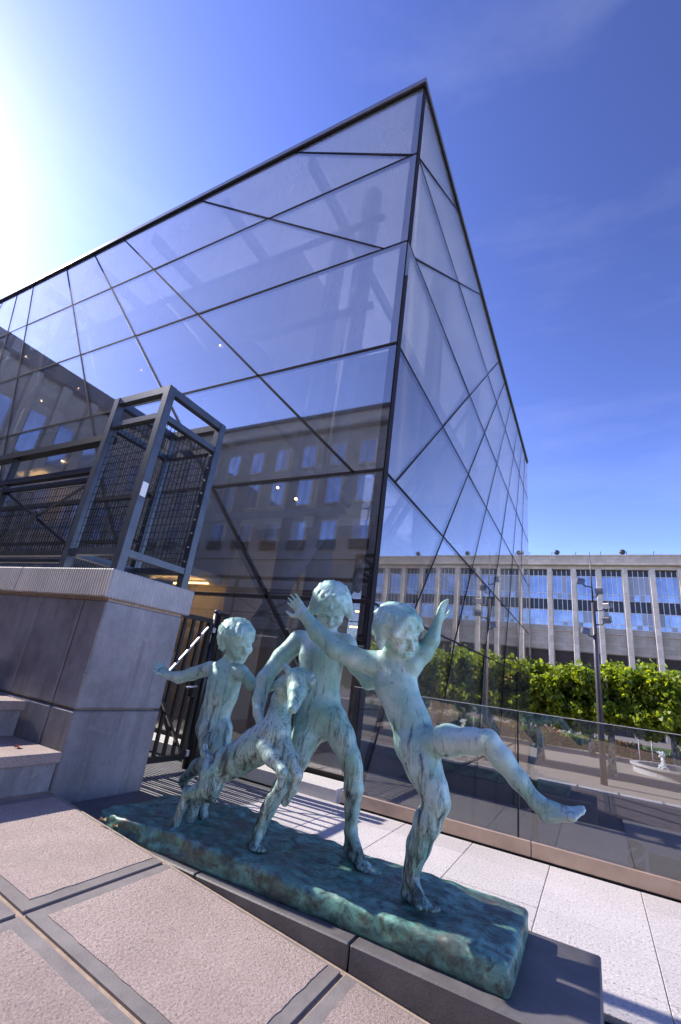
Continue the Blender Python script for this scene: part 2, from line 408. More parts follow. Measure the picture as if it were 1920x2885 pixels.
def facade(rect, lines, to3, nin, mull_w, group_z):
    polys = [np.array([(rect[0], rect[1]), (rect[2], rect[1]), (rect[2], rect[3]), (rect[0], rect[3])], float)]
    for p, q in lines: polys = split(polys, p, q)
    for P in polys:
        if area(P) < .02: continue
        Q = inset(P, .012); n = len(Q)
        tilt = random.uniform(-.003, .003); tx = random.uniform(-.003, .003); c = Q.mean(0)
        v = [to3(a, b, (a - c[0]) * tilt + (b - c[1]) * tx) for a, b in Q] + [to3(a, b, .024) for a, b in Q]
        f = [tuple(range(n)), tuple(range(2 * n - 1, n - 1, -1))] + [(k, k + n, (k + 1) % n + n, (k + 1) % n) for k in range(n)]
        o = py_obj('glass_pane', v, f, M_GLASS[0 if c[1] < 3.9 else 1 if c[1] < 6.1 else 2 if c[1] < 8.2 else 3], hall)
        bm = bmesh.new(); bm.from_mesh(o.data); bmesh.ops.recalc_face_normals(bm, faces=bm.faces[:]); bm.to_mesh(o.data); bm.free()
    for p, q in lines:
        bar('mullion', to3(*p, .03), to3(*q, .03), mull_w, .075, M_ALU, hall, up=nin)
# left face: plane Y = YC, outward -Y
hl = [((XE, z), (XC, z)) for z in ZL[1:-1]]
dl = [((-11.47, 12.30), (-2.83, 3.88)), ((-12.86, 12.30), (-2.45, .35)), ((-14.29, 12.30), (-8.40, 3.88)), ((-16.18, 12.30), (-12.6, 3.88)),
      ((-17.19, 12.30), (-15.0, 6.02)), ((-18.1, 12.30), (-18.9, 3.88)), ((-20.5, 12.3), (-17.6, 2.08)), ((-22.9, 12.3), (-24.2, 2.08)), ((-25.5, 12.3), (-23.0, .12)), ((-28.6, 12.3), (-30.2, .12)),
      ((-8.43, 12.30), (-2.81, 8.13)), ((-5.47, 12.30), (-2.45, 10.32)), ((-8.40, 3.88), (-5.2, .12)), ((-12.6, 3.88), (-11.6, .12))]
facade((XE, ZL[0], XC, ZL[-1]), hl + dl, lambda a, b, d: (a, YC + d, b), (0, 1, 0), .042, 0)
# right face: plane X = XC, outward +X
hr = [((YC, z), (YE, z)) for z in ZL[1:-1]]
dd = [((5.16, 10.32), (7.9, 12.30)), ((5.48, 8.13), (10.68, 12.30)), ((5.54, 3.88), (13.82, 12.30)), ((6.6, 2.08), (15.07, 12.30)), ((9.25, 2.08), (16.60, 12.30)),
      ((12.2, 2.08), (18.5, 12.30)), ((15.3, 2.08), (19.9, 12.30)), ((18.3, 2.08), (21.0, 12.30)), ((5.3, -.2), (6.6, 2.08)), ((8.1, -.2), (9.25, 2.08)), ((11.3, -2), (12.2, 2.08)), ((14.0, -2), (15.3, 2.08)), ((17.2, -2), (18.3, 2.08))]
facade((YC, -4.55, YE, ZL[-1]), hr + dd + [((YC, -.2), (YE, -.2))], lambda a, b, d: (XC - d, a, b), (1, 0, 0), .030, 0)
# far end face
facade((XE, ZL[0], XC, ZL[-1]), [((XE, z), (XC, z)) for z in ZL[1:-1]] + [((x, .12), (x + 1.4, 12.3)) for x in range(-32, -4, 4)], lambda a, b, d: (a, YE - d, b), (0, 1, 0), .04, 0)
# corner post, roof edge, base sill
bar('corner_post', (XC - .065, YC + .075, -.02), (XC - .065, YC + .075, 12.28), .13, .14, M_ALU, hall, up=(1, 0, 0))
bar('corner_post', (XC - .06, YE - .07, -4.5), (XC - .06, YE - .07, 12.28), .07, .07, M_ALU, hall, up=(1, 0, 0))
bar('roof_edge', (XE, YC - .005, 12.365), (XC + .06, YC - .005, 12.365), .13, .12, M_EDGE, hall)
bar('roof_edge', (XC - .005, YC - .062, 12.363), (XC - .005, YE, 12.363), .12, .116, M_EDGE, hall)
bar('roof_gasket', (XE, YC - .01, 12.285), (XC + .02, YC - .01, 12.285), .06, .045, M_BLACK, hall)
bar('roof_gasket', (XC + .008, YC - .035, 12.283), (XC + .008, YE, 12.283), .045, .045, M_BLACK, hall)
bar('sill', (XE, YC + .02, .125), (XC, YC + .02, .125), .07, .06, M_BLACK, hall)
# roof: glass strips on beams
nx = 12
for k in range(nx):
    x0, x1 = XE + (XC - .1 - XE) * k / nx, XE + (XC - .1 - XE) * (k + 1) / nx
    box('roof_pane', (x0 + .02, YC + .12, 12.34), (x1 - .02, YE - .1, 12.36), M_ROOFGLASS, hall)
    bar('roof_beam', (x1, YC + .2, 12.08), (x1, YE - .2, 12.08), .12, .36, M_TUBE, hall)
# interior: floors, core, inner steel lattice, lamps
box('floor', (XE, YC + .12, -.05), (XC - .12, YE - .1, .06), M_FLOOR, hall)
core = box('core_wall', (-26, 7.0, .06), (-6.45, 12.5, 11.9), M_CREAM, hall)
for i, (x0, z0, x1, z1) in enumerate([(-7.6, 6.3, -6.8, 7.3), (-9.4, 6.3, -8.3, 7.3), (-7.6, 3.6, -6.8, 4.6), (-9.4, 3.6, -8.3, 4.6)]):
    box('opening', (x0, 6.96, z0), (x1, 7.02, z1), M_WHITE, core)
for z in (2.75, 5.6, 8.4):
    box('gallery', (-20, 5.95, z - .16), (-6.6, 6.99, z), M_WHITE, hall)
    bar('handrail', (-20, 5.98, z + 1.0), (-6.6, 5.98, z + 1.0), .05, .05, M_TUBE, hall)
for (x, y) in ((-5.4, 7.4), (-4.1, 6.6), (-3.3, 9.5), (-3.3, 14.0), (-3.3, 18.5), (-16, 6.4), (-21, 6.4)):
    tube('column', [(x, y, .06), (x, y, 12.1)], [.22, .22], M_TUBE, hall, 14)
def lat(a, b, r=.10): tube('brace_tube', [a, b], [r, r], M_TUBE, hall, 8)
for (x0, z0), (x1, z1) in dl[:10]:
    lat((x0 - .5, 6.0, z0 - .1), (x1 - .5, 6.0, z1 - .1), .075)
for z in (3.6, 7.7, 10.0): lat((XE + .3, 5.8, z), (XC - .9, 5.8, z), .07)
for (x0, z0), (x1, z1) in (((-9.5, .1), (-5.9, 5.8)), ((-13, .1), (-17, 8)), ((-19, .1), (-15, 8)), ((-6.0, .1), (-3.4, 4.4))): lat((x0, 6.3, z0), (x1, 6.3, z1), .14)
for (y0, z0), (y1, z1) in (((5.9, 2), (14, 12)), ((8.5, 2), (17, 12)), ((12, 1), (20, 12)), ((15, 12), (6.5, 2.5)), ((19, 12), (10.5, 1)), ((21, 9), (14, .5))):
    lat((XC - .9, y0, z0), (XC - .9, y1, z1), .07)
for z in (4.0, 8.2):
    box('bridge_deck', (-6.4, 7.6, z - .2), (XC - 1.0, 21.5, z), M_WHITE, hall)
# inner stair of white treads seen through the side glass
for k in range(14):
    box('stair_tread', (-5.6, 12.6 + .3 * k, 4.0 + .3 * k), (-4.2, 12.88 + .3 * k, 4.06 + .3 * k), M_WHITE, hall)
for x, y, z in ((-6.55, 5.9, 5.44), (-9.6, 5.75, 7.7), (-7.0, 5.75, 7.75), (-5.0, 6.2, 4.3), (-12.2, 5.75, 7.7), (-14.0, 5.75, 7.65), (-4.4, 6.0, 3.95), (-12.0, 5.9, 5.5), (-16.4, 5.8, 9.9)):
    bm = bmesh.new(); bmesh.ops.create_icosphere(bm, subdivisions=2, radius=.024, matrix=Matrix.Translation((x, y, z))); bm_obj('lamp_bulb', bm, M_BULB, hall, True)
for (x0, x1, y, z) in ((-7.3, -6.5, 6.5, 2.52), (-7.9, -6.9, 6.3, 2.46), (-5.6, -5.35, 8.4, 2.6), (-5.2, -4.95, 8.8, 2.5), (-4.6, -4.35, 9.2, 2.55), (-5.4, -5.2, 9.4, 2.3), (-4.9, -4.7, 9.6, 2.25), (-14.5, -13.2, 6.2, 5.35)):
    bar('strip_light', (x0, y, z), (x1, y, z), .035, .03, M_STRIP, hall)

# ================================================================ glass balustrade
gb = thing('glass_balustrade', (2, 4.7, 0), 'frameless glass balustrade on a bronze coloured base strip', 'railing')
for k in range(7):
    x0 = -2.26 if k == 0 else -.61 + 1.55 * (k - 1); x1 = -.61 + 1.55 * k
    box('glass_panel', (x0 + .006, 4.695, .10), (x1 - .006, 4.713, 1.09), M_CLEAR, gb, .002)
    bar('polished_edge', (x0 + .006, 4.704, 1.092), (x1 - .006, 4.704, 1.092), .018, .004, M_WHITE, gb)
    if k: bar('joint', (x0, 4.704, .11), (x0, 4.704, 1.085), .012, .019, M_BLACK, gb, up=(0, 1, 0))
for k in range(6):
    x0 = -2.26 + 1.75 * k
    bm = bmesh.new(); add_box(bm, (x0 + .875, 4.70, .066), (1.742, .055, .108), None, .003); bm_obj('base_strip', bm, M_BRONZE_STRIP, gb)
bar('shadow_gap', (-2.26, 4.70, .003), (8.2, 4.70, .003), .045, .018, M_BLACK, gb)
def letter(ch, loc, size, mat, parent, mirror=False):
    cu = bpy.data.curves.new('lettering', 'FONT'); cu.body = ch; cu.size = size; cu.extrude = .002; cu.resolution_u = 6; cu.offset = .012
    t = bpy.data.objects.new('lettering_tmp', cu); COL.objects.link(t)
    dg = bpy.context.evaluated_depsgraph_get(); me = bpy.data.meshes.new_from_object(t.evaluated_get(dg)); bpy.data.objects.remove(t)
    me.name = 'lettering'; me.materials.clear(); me.materials.append(mat)
    me.transform(Matrix.Translation(loc) @ Matrix.Rotation(R_(90), 4, 'X') @ Matrix.Diagonal((-1 if mirror else 1, 1, 1, 1)))
    return link(bpy.data.objects.new('lettering', me), parent)
M_LETTER = simple('dark_lettering', (.018, .016, .016), .5)
letter('S', (.275, 4.722, .128), .235, M_LETTER, gb, True)
box('lettering', (.30, 4.719, .125), (.52, 4.723, .245), M_LETTER, gb)

# ================================================================ stone wall, steps
wl = thing('stone_wall', (-3.9, 2.9, 0), 'blue limestone end wall with tooled coping carrying the steel cage', 'wall')
XP = -3.036
def panel(lo, hi, bev=.010): return box('stone_panel', lo, hi, M_BLUE, wl, bev)
box('wall_core', (-7.8, 2.14, -.03), (XP - .04, 2.81, 1.475), M_MORTAR, wl)
for z0, z1 in ((-.03, .746), (.757, 1.479)):
    panel((XP - .262, 2.109, z0), (XP, 2.838, z1))
xs = [-3.300, -3.838, -4.60, -5.33, -6.1, -6.9, -7.7]
for a, b in zip(xs, xs[1:]): panel((b, 2.1070, .757), (a - .010, 2.37, 1.479))
xs = [-3.300, -4.21, -5.0, -5.8, -6.6, -7.4]
for a, b in zip(xs, xs[1:]): panel((b, 2.1080, -.03), (a - .010, 2.37, .746))
xs = [-3.001, -4.21, -5.4, -6.6, -7.8]
for a, b in zip(xs, xs[1:]):
    box('coping_stone', (b, 2.068, 1.499), (a - .005, 2.885, 1.707), M_COPING, wl, .009)
box('mortar_bed', (-7.8, 2.124, 1.4795), (XP - .01, 2.83, 1.4985), M_MORTAR, wl)
stp = thing('stone_steps', (-3.5, 1.4, .2), 'broad stone steps climbing left beside the limestone wall', 'steps')
for k in range(4):
    xn = -3.01 - .56 * k; zt = .505 + .228 * k
    box('tread', (xn - .62, -.5, zt - .062), (xn, 2.102, zt), M_SLAB, stp, .007)
    box('riser', (xn - .60, -.48, zt - .50), (xn - .030, 2.100, zt - .0625), M_BLUE, stp, .005)

# ================================================================ steel cage on the wall
cg = thing('steel_cage', (-3.45, 2.5, 1.707), 'dark steel post cage filled with wire mesh on the wall end', 'cage')
CX0, CX1, CY0, CY1, CZ0, CZ1 = -3.827, -3.079, 2.133, 2.855, 1.707, 3.35
pw = .073
for x in (CX0 + pw / 2, CX1 - pw / 2):
    for y in (CY0 + pw / 2, CY1 - pw / 2):
        box('post', (x - pw / 2, y - pw / 2, CZ0), (x + pw / 2, y + pw / 2, CZ1), M_STEEL, cg, .0035)
def ring(z, h, nm):
    for y in (CY0 + pw / 2, CY1 - pw / 2): bar(nm, (CX0 + pw, y, z), (CX1 - pw, y, z), .06, h, M_STEEL, cg)
    for x in (CX0 + pw / 2, CX1 - pw / 2): bar(nm, (x, CY0 + pw, z), (x, CY1 - pw, z), .06, h, M_STEEL, cg)
ring(CZ1 - .034, .067, 'top_rail'); ring(3.058, .052, 'rail'); ring(1.862, .052, 'rail')
def mesh_panel(parent, a, b, z0, z1, step, wr, rise=1.9):
    bm = bmesh.new(); a, b = Vector(a), Vector(b); L = (b - a).length; n = max(2, int(L / step))
    for k in range(n + 1):
        p = a.lerp(b, k / n)
        add_bar(bm, (p.x, p.y, z0), (p.x, p.y, z1), wr, wr, up=(1, .3, 0))
    m = max(2, int((z1 - z0) / (step * rise)))
    for k in range(m + 1):
        z = z0 + (z1 - z0) * k / m
        add_bar(bm, (a.x, a.y, z), (b.x, b.y, z), wr, wr)
    o = bm_obj('wire_mesh', bm, M_BLACK, parent); o['kind'] = 'stuff'; return o
e = .047
mesh_panel(cg, (CX1 - e, CY0 + pw, 0), (CX1 - e, CY1 - pw, 0), 1.888, 3.032, .040, .0036)
mesh_panel(cg, (CX0 + e, CY0 + pw, 0), (CX0 + e, CY1 - pw, 0), 1.888, 3.032, .040, .0036)
mesh_panel(cg, (CX0 + pw, CY0 + e, 0), (CX1 - pw, CY0 + e, 0), 1.888, 3.032, .055, .0036, 1.3)
mesh_panel(cg, (CX0 + pw, CY1 - e, 0), (CX1 - pw, CY1 - e, 0), 1.888, 3.032, .055, .0036, 1.3)
for k in range(9):
    z = 1.95 + .13 * k
    bm = bmesh.new(); add_box(bm, (CX1 - .030, CY1 - pw - .008, z), (.012, .012, .012)); bm_obj('bolt', bm, M_GRATE, cg)
box('sticker', (CX1 - .003, CY0 + .010, 2.318), (CX1 + .002, CY0 + .064, 2.438), M_WHITE, cg)
bar('bottom_brace', (CX0 + .09, CY0 + .09, 1.742), (CX1 - .09, CY1 - .09, 1.742), .035, .035, M_STEEL, cg)
# balustrade of the upper stair, left of the cage
sr = thing('steel_balustrade', (-5.2, 2.24, 1.707), 'black steel balustrade with crossed braces and mesh left of the cage', 'railing')
for z, h, w in ((2.98, .065, .095), (2.662, .052, .06), (2.567, .039, .043), (1.871, .043, .052), (1.802, .026, .043)):
    bar('rail', (-8.2, 2.236, z), (CX0 - .003, 2.236, z), w, h, M_BLACK, sr)
for x0, x1 in ((-5.42, CX0 - .02), (-7.05, -5.47)):
    bar('cross_brace', (x0, 2.219, 1.888), (x1, 2.219, 2.559), .010, .026, M_BLACK, sr)
    bar('cross_brace', (x0, 2.253, 2.559), (x1, 2.253, 1.888), .010, .026, M_BLACK, sr)
    box('brace_plate', ((x0 + x1) / 2 - .045, 2.206, 2.155), ((x0 + x1) / 2 + .045, 2.213, 2.285), M_BLACK, sr)
for x in (-5.445, -7.1): bar('post', (x, 2.236, 1.707), (x, 2.236, 2.945), .052, .052, M_BLACK, sr, up=(0, 1, 0))
mesh_panel(sr, (-8.1, 2.288, 0), (CX0 - .02, 2.288, 0), 1.888, 2.55, .043, .004)
sr2 = thing('landing_balustrade', (-5.2, 2.77, 1.707), 'rear black balustrade on the far edge of the wall top', 'railing')
for z, h in ((2.628, .043), (2.146, .026), (1.802, .034)): bar('rail', (-8.2, 2.769, z), (CX0 - .003, 2.769, z), .043, h, M_BLACK, sr2)
mesh_panel(sr2, (-8.1, 2.769, 0), (CX0 - .02, 2.769, 0), 1.82, 2.61, .043, .004)
# ================================================================ black gate
gt = thing('metal_gate', (-4.05, 4.0, 0), 'black barred metal gate standing between the wall and the glass hall', 'gate')
GX = -4.05
bar('gate_frame', (GX, 2.93, 1.60), (GX, 4.26, 1.60), .05, .05, M_BLACK, gt)
bar('gate_frame', (GX, 2.93, .125), (GX, 4.26, .125), .05, .06, M_BLACK, gt)
for y in (2.93, 4.235): bar('gate_frame', (GX, y, .12), (GX, y, 1.58), .055, .055, M_BLACK, gt, up=(0, 1, 0))
for k in range(1, 10):
    y = 2.93 + .13 * k; bar('gate_bar', (GX, y, .15), (GX, y, 1.58), .03, .034, M_BLACK, gt, up=(0, 1, 0))
bar('brace', (GX + .02, 3.1, .20), (GX + .02, 4.2, 1.52), .018, .018, M_GRATE, gt)
bar('brace', (GX + .02, 3.1, 1.5), (GX + .02, 4.2, .16), .022, .030, M_BLACK, gt)
tube('handle', [(GX + .02, 4.18, .86), (GX + .07, 4.17, .86), (GX + .07, 4.02, .845)], .010, M_GRATE, gt, 8)
box('lock_box', (GX - .03, 4.16, .74), (GX + .034, 4.25, .96), M_BLACK, gt)
gp = thing('gate_post', (-4.05, 4.38, 0), 'thick black steel post holding the barred gate', 'post')
tube('post', [(GX, 4.33, -.02), (GX, 4.33, 1.70)], [.045, .045], M_BLACK, gp, 16)
tube('post_cap', [(GX, 4.33, 1.70), (GX, 4.33, 1.735), (GX, 4.33, 1.745)], [.047, .047, .03], M_STEEL, gp, 16)
box('post', (GX - .05, 4.40, -.02), (GX + .05, 4.50, 1.72), M_BLACK, gp)
for z in (.16, 1.5): box('hinge', (GX - .02, 4.255, z - .03), (GX + .05, 4.30, z + .03), M_GRATE, gp)
# ================================================================ long stone office building beyond the garden
def stone_facade_mat(name, a, b_, blk=(1.3, .6)):
    m, nt, b = new_mat(name); v = coords(nt)
    c = ramp(nt, noise(nt, v, .8, 8, .7), [(.3, a), (.7, b_)])
    br = N(nt, 'ShaderNodeTexBrick'); br.inputs['Scale'].default_value = 1.0; br.inputs['Mortar Size'].default_value = .012
    br.inputs['Brick Width'].default_value = blk[0]; br.inputs['Row Height'].default_value = blk[1]
    br.inputs['Color1'].default_value = (1, 1, 1, 1); br.inputs['Color2'].default_value = (.82, .80, .78, 1); br.inputs['Mortar'].default_value = (.5, .47, .45, 1)
    cx = N(nt, 'ShaderNodeCombineXYZ'); sp = N(nt, 'ShaderNodeSeparateXYZ'); g = N(nt, 'ShaderNodeNewGeometry'); nt.links.new(g.outputs['Position'], sp.inputs[0])
    nt.links.new(math_n(nt, 'ADD', sp.outputs[0], sp.outputs[1]), cx.inputs[0]); nt.links.new(sp.outputs[2], cx.inputs[1]); nt.links.new(cx.outputs[0], br.inputs['Vector'])
    c = mixc(nt, 1.0, c, br.outputs['Color'], 'MULTIPLY')
    st = noise(nt, coords(nt, (2.5, 2.5, .18)), 1.6, 6, .7)
    c = mixc(nt, ramp(nt, st, [(.52, 0), (.8, .5)]), c, tuple(x * .55 for x in a))
    nt.links.new(c, b.inputs['Base Color']); b.inputs['Roughness'].default_value = .85; return m
M_FST = stone_facade_mat('beige_facade_stone', (.45, .385, .30), (.58, .50, .40))
M_PIL = stone_facade_mat('pilaster_stone', (.52, .45, .36), (.64, .56, .46), (.9, 1.0))
M_DKW = stone_facade_mat('rear_facade_stone', (.30, .285, .27), (.40, .38, .36), (1.5, .7))
def window_mat():
    m, nt, b = new_mat('window_glass'); v = coords(nt, (.35, .35, .35))
    nt.links.new(ramp(nt, noise(nt, v, 1.0, 3), [(.3, (.20, .25, .36)), (.7, (.42, .49, .62))]), b.inputs['Base Color'])
    b.inputs['Roughness'].default_value = .06; b.inputs['Specular IOR Level'].default_value = .9; b.inputs['Metallic'].default_value = .55; return m
M_WIN = window_mat()
M_SPAN = simple('dark_spandrel', (.022, .020, .030), .35, 0, .3, 1)
M_BLIND = simple('drawn_blind', (.38, .42, .50), .6, 0, .1, .5)
M_ARC = simple('arcade_dark', (.055, .040, .032), .8)
YB = 80.0
ob = thing('office_building', (8, YB, -2), 'long beige stone building with tall pilasters and gridded windows behind the trees', 'building')
BAY = 3.50; X0B = -.068 * YB                      # centre of the pilaster left of the second visible bay
kmin, kmax = -9, 13
xl, xr = X0B + BAY * kmin, X0B + BAY * kmax
box('wall', (xl - 1, YB + .9, -1.95), (xr + 1, YB + 14, 23.0), M_FST, ob)
box('parapet', (xl - 1.2, YB - .15, 22.62), (xr + 1.2, YB + 1.6, 23.87), M_FST, ob, .03)
box('cornice', (xl - 1.2, YB - .55, 22.30), (xr + 1.2, YB + 1.2, 22.62), M_FST, ob, .03)
box('frieze', (xl - 1, YB + .05, 21.72), (xr + 1, YB + 1.0, 22.30), M_FST, ob)
box('coping', (xl - 1.3, YB - .3, 23.87), (xr + 1.3, YB + 1.8, 24.02), M_PIL, ob)
pil_me = None
for k in range(kmin, kmax + 1):
    x = X0B + BAY * k
    if pil_me is None:
        o = box('pilaster', (-.36, -.45, -1.95), (.36, 1.0, 21.72), M_PIL, ob, .05); pil_me = o.data
    else:
        o = link(bpy.data.objects.new('pilaster', pil_me), ob)
    o.location = (x, YB, 0)
ROWS = [(20.72, 21.66, 'd'), (17.92, 20.66, 'g'), (17.0, 17.86, 'g'), (15.2, 16.9, 'd'), (13.45, 15.14, 'g'), (12.78, 13.4, 'g')]
rest = bmesh.new(); rest_d = bmesh.new()
pane_cache = {}
for k in range(kmin, kmax):
    xa, xb = X0B + BAY * k + .36, X0B + BAY * (k + 1) - .36
    near = 0 <= k <= 6
    bay = box('window_surround', (xa, YB + .55, 9.0), (xb, YB + .9, 12.7), M_FST, ob)
    # white window grid
    bm = bmesh.new(); n = 4; w = (xb - xa) / n
    for c in range(n + 1):
        x = xa + w * c; x = min(max(x, xa + .04), xb - .04)
        add_box(bm, (x, YB + .62, 17.2), (.085, .10, 8.9))
    for z in (12.74, 13.42, 15.17, 16.95, 17.9, 20.69):
        add_box(bm, ((xa + xb) / 2, YB + .622, z), (xb - xa, .096, .08))
    fr = bm_obj('window_frame', bm, M_WHITE, ob)
    for c in range(n):
        for (z0, z1, t) in ROWS:
            lo, hi = (xa + w * c + .03, YB + .64, z0), (xa + w * (c + 1) - .03, YB + .70, z1)
            if near:
                key = (round(w, 3), z0)
                mt = M_SPAN if t == 'd' else (M_BLIND if (random.random() < .28) else M_WIN)
                bm = bmesh.new(); tl = random.uniform(-.022, .022)
                add_box(bm, ((lo[0] + hi[0]) / 2, YB + .67, (z0 + z1) / 2), (hi[0] - lo[0], .06, z1 - z0), Matrix.Rotation(tl, 3, 'Z') @ Matrix.Rotation(tl * .6, 3, 'X'))
                bm_obj('window_pane' if t == 'g' else 'dark_panel', bm, mt, fr)
            else:
                add_box(rest if t == 'g' else rest_d, ((lo[0] + hi[0]) / 2, YB + .67, (z0 + z1) / 2), (hi[0] - lo[0], .06, z1 - z0))
    box('lintel', (xa, YB + .3, 11.86), (xb, YB + .9, 12.02), M_PIL, ob)
    box('arcade_opening', (xa + .1, YB + .86, -1.9), (xb - .1, YB + .905, 8.9), M_ARC, ob)
tag(bm_obj('window_pane', rest, M_WIN, ob), kind='stuff'); tag(bm_obj('dark_panel', rest_d, M_SPAN, ob), kind='stuff')
M_FLOOD = simple('roof_lamp_housing', (.03, .035, .03), .5)
for i, r_ in enumerate((-.0534, .0627)):
    for j in range(-1, 2):
        x = (r_ + .2323 * j) * YB
        t = thing('roof_floodlight', (x, YB + .3, 24.02), ['round', 'squat'][i] + ' dark floodlight on the office parapet ' + {-1: 'behind the glass hall', 0: ['left of the lamp post', 'right of the lamp post'][i], 1: 'beyond the right picture edge'}[j], 'floodlight')
        bm = bmesh.new(); bmesh.ops.create_icosphere(bm, subdivisions=2, radius=.48, matrix=Matrix.Translation((x, YB + .3, 24.62)) @ Matrix.Diagonal((1, .8, .9, 1))); bm_obj('lamp_head', bm, M_FLOOD, t, True)
        tube('stem', [(x, YB + .3, 24.0), (x, YB + .3, 24.3)], .06, M_FLOOD, t, 6)
for k in range(-4, 9):
    x = X0B + BAY * k + .4; bm = bmesh.new(); add_bar(bm, (x, YB, 24.0), (x + .12, YB - .3, 24.55), .07, .07); bm_obj('lightning_rod', bm, M_FLOOD, ob)

# ================================================================ buildings behind the viewer, seen mirrored in the glass
rb = thing('mirrored_palace', (-12, -15, 0), 'grey stone building with rows of windows mirrored in the glass hall', 'building')
YR, ZR = -15.0, 20.0
box('wall', (-34, YR - 10, -3), (22, YR, ZR - 1.6), M_DKW, rb)
box('attic', (-34, YR - 10, ZR - 1.6), (22, YR - .35, ZR - .25), M_DKW, rb)
box('cornice', (-34, YR - .3, ZR - 1.9), (22, YR + .55, ZR - 1.5), M_DKW, rb, .05)
box('roof_edge', (-34, YR - 10, ZR - .25), (22, YR - .1, ZR), M_SPAN, rb)
M_WIN2 = window_mat()
box('string_course', (-34, YR - .05, 8.2), (22, YR + .14, 8.5), M_DKW, rb)
for row, (z0, z1) in enumerate(((15.2, 16.9), (12.3, 14.2), (9.0, 10.9))):
    for k in range(22):
        x = -32.6 + 2.45 * k
        f = box('window_frame', (x - .66, YR - .02, z0 - .12), (x + .66, YR + .07, z1 + .12), M_PIL, rb)
        for s in (-1, 1):
            box('pane', (x + s * .29 - .25, YR + .06, z0), (x + s * .29 + .25, YR + .085 + random.uniform(0, .004), z1), M_WIN2 if random.random() > .15 else M_BLIND, f)
        if row == 2: box('balcony_rail', (x - .7, YR + .08, z0 - .1), (x + .7, YR + .2, z0 + .55), M_BLACK, f)
for k in range(11):
    x = -31.4 + 4.9 * k
    bm = bmesh.new(); pts = [(x - 1.1, 0), (x + 1.1, 0)] + [(x + 1.1 * math.cos(a), 2.6 + 1.1 * math.sin(a)) for a in np.linspace(0, math.pi, 9)]
    a = [bm.verts.new((p[0], YR + .03, p[1])) for p in pts]; bm.faces.new(a); bm_obj('arch_opening', bm, M_SPAN, rb)
rw = thing('mirrored_wing', (-34, 0, 0), 'dark stone wing with fluted piers mirrored at the left of the glass', 'building')
box('wall', (-44, -15, -3), (-34.3, 3.4, ZR - 1.2), M_DKW, rw)
box('roof_edge', (-44, -15.2, ZR - 1.2), (-33.6, 3.5, ZR), M_SPAN, rw, .05)
for k in range(8):
    y = -13.8 + 2.2 * k
    box('pier', (-34.3, y - .35, -2), (-33.85, y + .35, ZR - 1.2), M_DKW, rw, .03)
    for z0 in (3.5, 8.0, 12.8): box('window', (-34.28, y + .55, z0), (-34.22, y + 1.65, z0 + 3.2), M_WIN2, rw)

# ================================================================ lamp posts with floodlights
M_POST = simple('grey_lamp_post', (.085, .075, .080), .45, .3, .15, 2)
LX, LY = .21, 26.3
lp = thing('lamp_post', (LX, LY, -1.95), 'tall slim grey lamp post with a cluster of floodlights', 'lamp post')
tube('pole', [(LX, LY, -1.95), (LX, LY, 3.0), (LX - .02, LY, 6.2)], [.145, .12, .085], M_POST, lp, 14)
tube('mast', [(LX - .02, LY, 6.2), (LX - .04, LY, 7.6), (LX - .05, LY, 8.9)], [.045, .035, .012], M_POST, lp, 8)
for (dx, z, s, yaw) in ((-.55, 7.25, 1.0, .5), (.28, 6.75, .9, -.3), (.62, 6.05, 1.0, -.7), (.55, 5.35, 1.0, -.5), (-.42, 4.75, .95, .4)):
    h = Vector((LX + dx, LY - .25, z)); rot = Matrix.Rotation(yaw, 3, 'Z') @ Matrix.Rotation(R_(28), 3, 'X')
    bm = bmesh.new(); add_box(bm, h, (.38 * s, .24 * s, .30 * s), rot, .025); fl = bm_obj('floodlight', bm, M_POST, lp)
    bm = bmesh.new(); add_box(bm, h + rot @ Vector((0, -.126 * s, 0)), (.32 * s, .02, .25 * s), rot); bm_obj('lens', bm, M_WIN, fl)
    tube('arm', [(LX, LY, z - .25), (LX + dx * .6, LY - .1, z - .22), h], .035, M_POST, lp, 6)
# ================================================================ trees
def leaf_mat():
    m = bpy.data.materials.new('plane_leaf'); m.use_nodes = True; nt = m.node_tree; nt.nodes.clear()
    out = N(nt, 'ShaderNodeOutputMaterial'); g = N(nt, 'ShaderNodeNewGeometry')
    col = ramp(nt, g.outputs['Random Per Island'], [(0, (.07, .11, .012)), (.5, (.17, .235, .025)), (1, (.38, .42, .05))])
    pb = N(nt, 'ShaderNodeBsdfPrincipled', Roughness=.5); nt.links.new(col, pb.inputs['Base Color'])
    tr = N(nt, 'ShaderNodeBsdfTranslucent'); nt.links.new(mixc(nt, 1, col, (2.3, 2.2, .6), 'MULTIPLY'), tr.inputs['Color'])
    ms = N(nt, 'ShaderNodeMixShader'); ms.inputs[0].default_value = .45
    nt.links.new(pb.outputs[0], ms.inputs[1]); nt.links.new(tr.outputs[0], ms.inputs[2]); nt.links.new(ms.outputs[0], out.inputs['Surface']); return m
M_LEAF = leaf_mat()
def bark():
    m, nt, b = new_mat('mottled_plane_bark'); v = coords(nt, (1, 1, .5))
    nt.links.new(ramp(nt, noise(nt, v, 9, 4, .6, .8), [(.38, (.10, .08, .065)), (.5, (.26, .23, .19)), (.62, (.50, .47, .42))], 'EASE'), b.inputs['Base Color']); b.inputs['Roughness'].default_value = .85
    bump(nt, b, noise(nt, v, 30, 5), .4, .02); return m
M_BARK = bark()
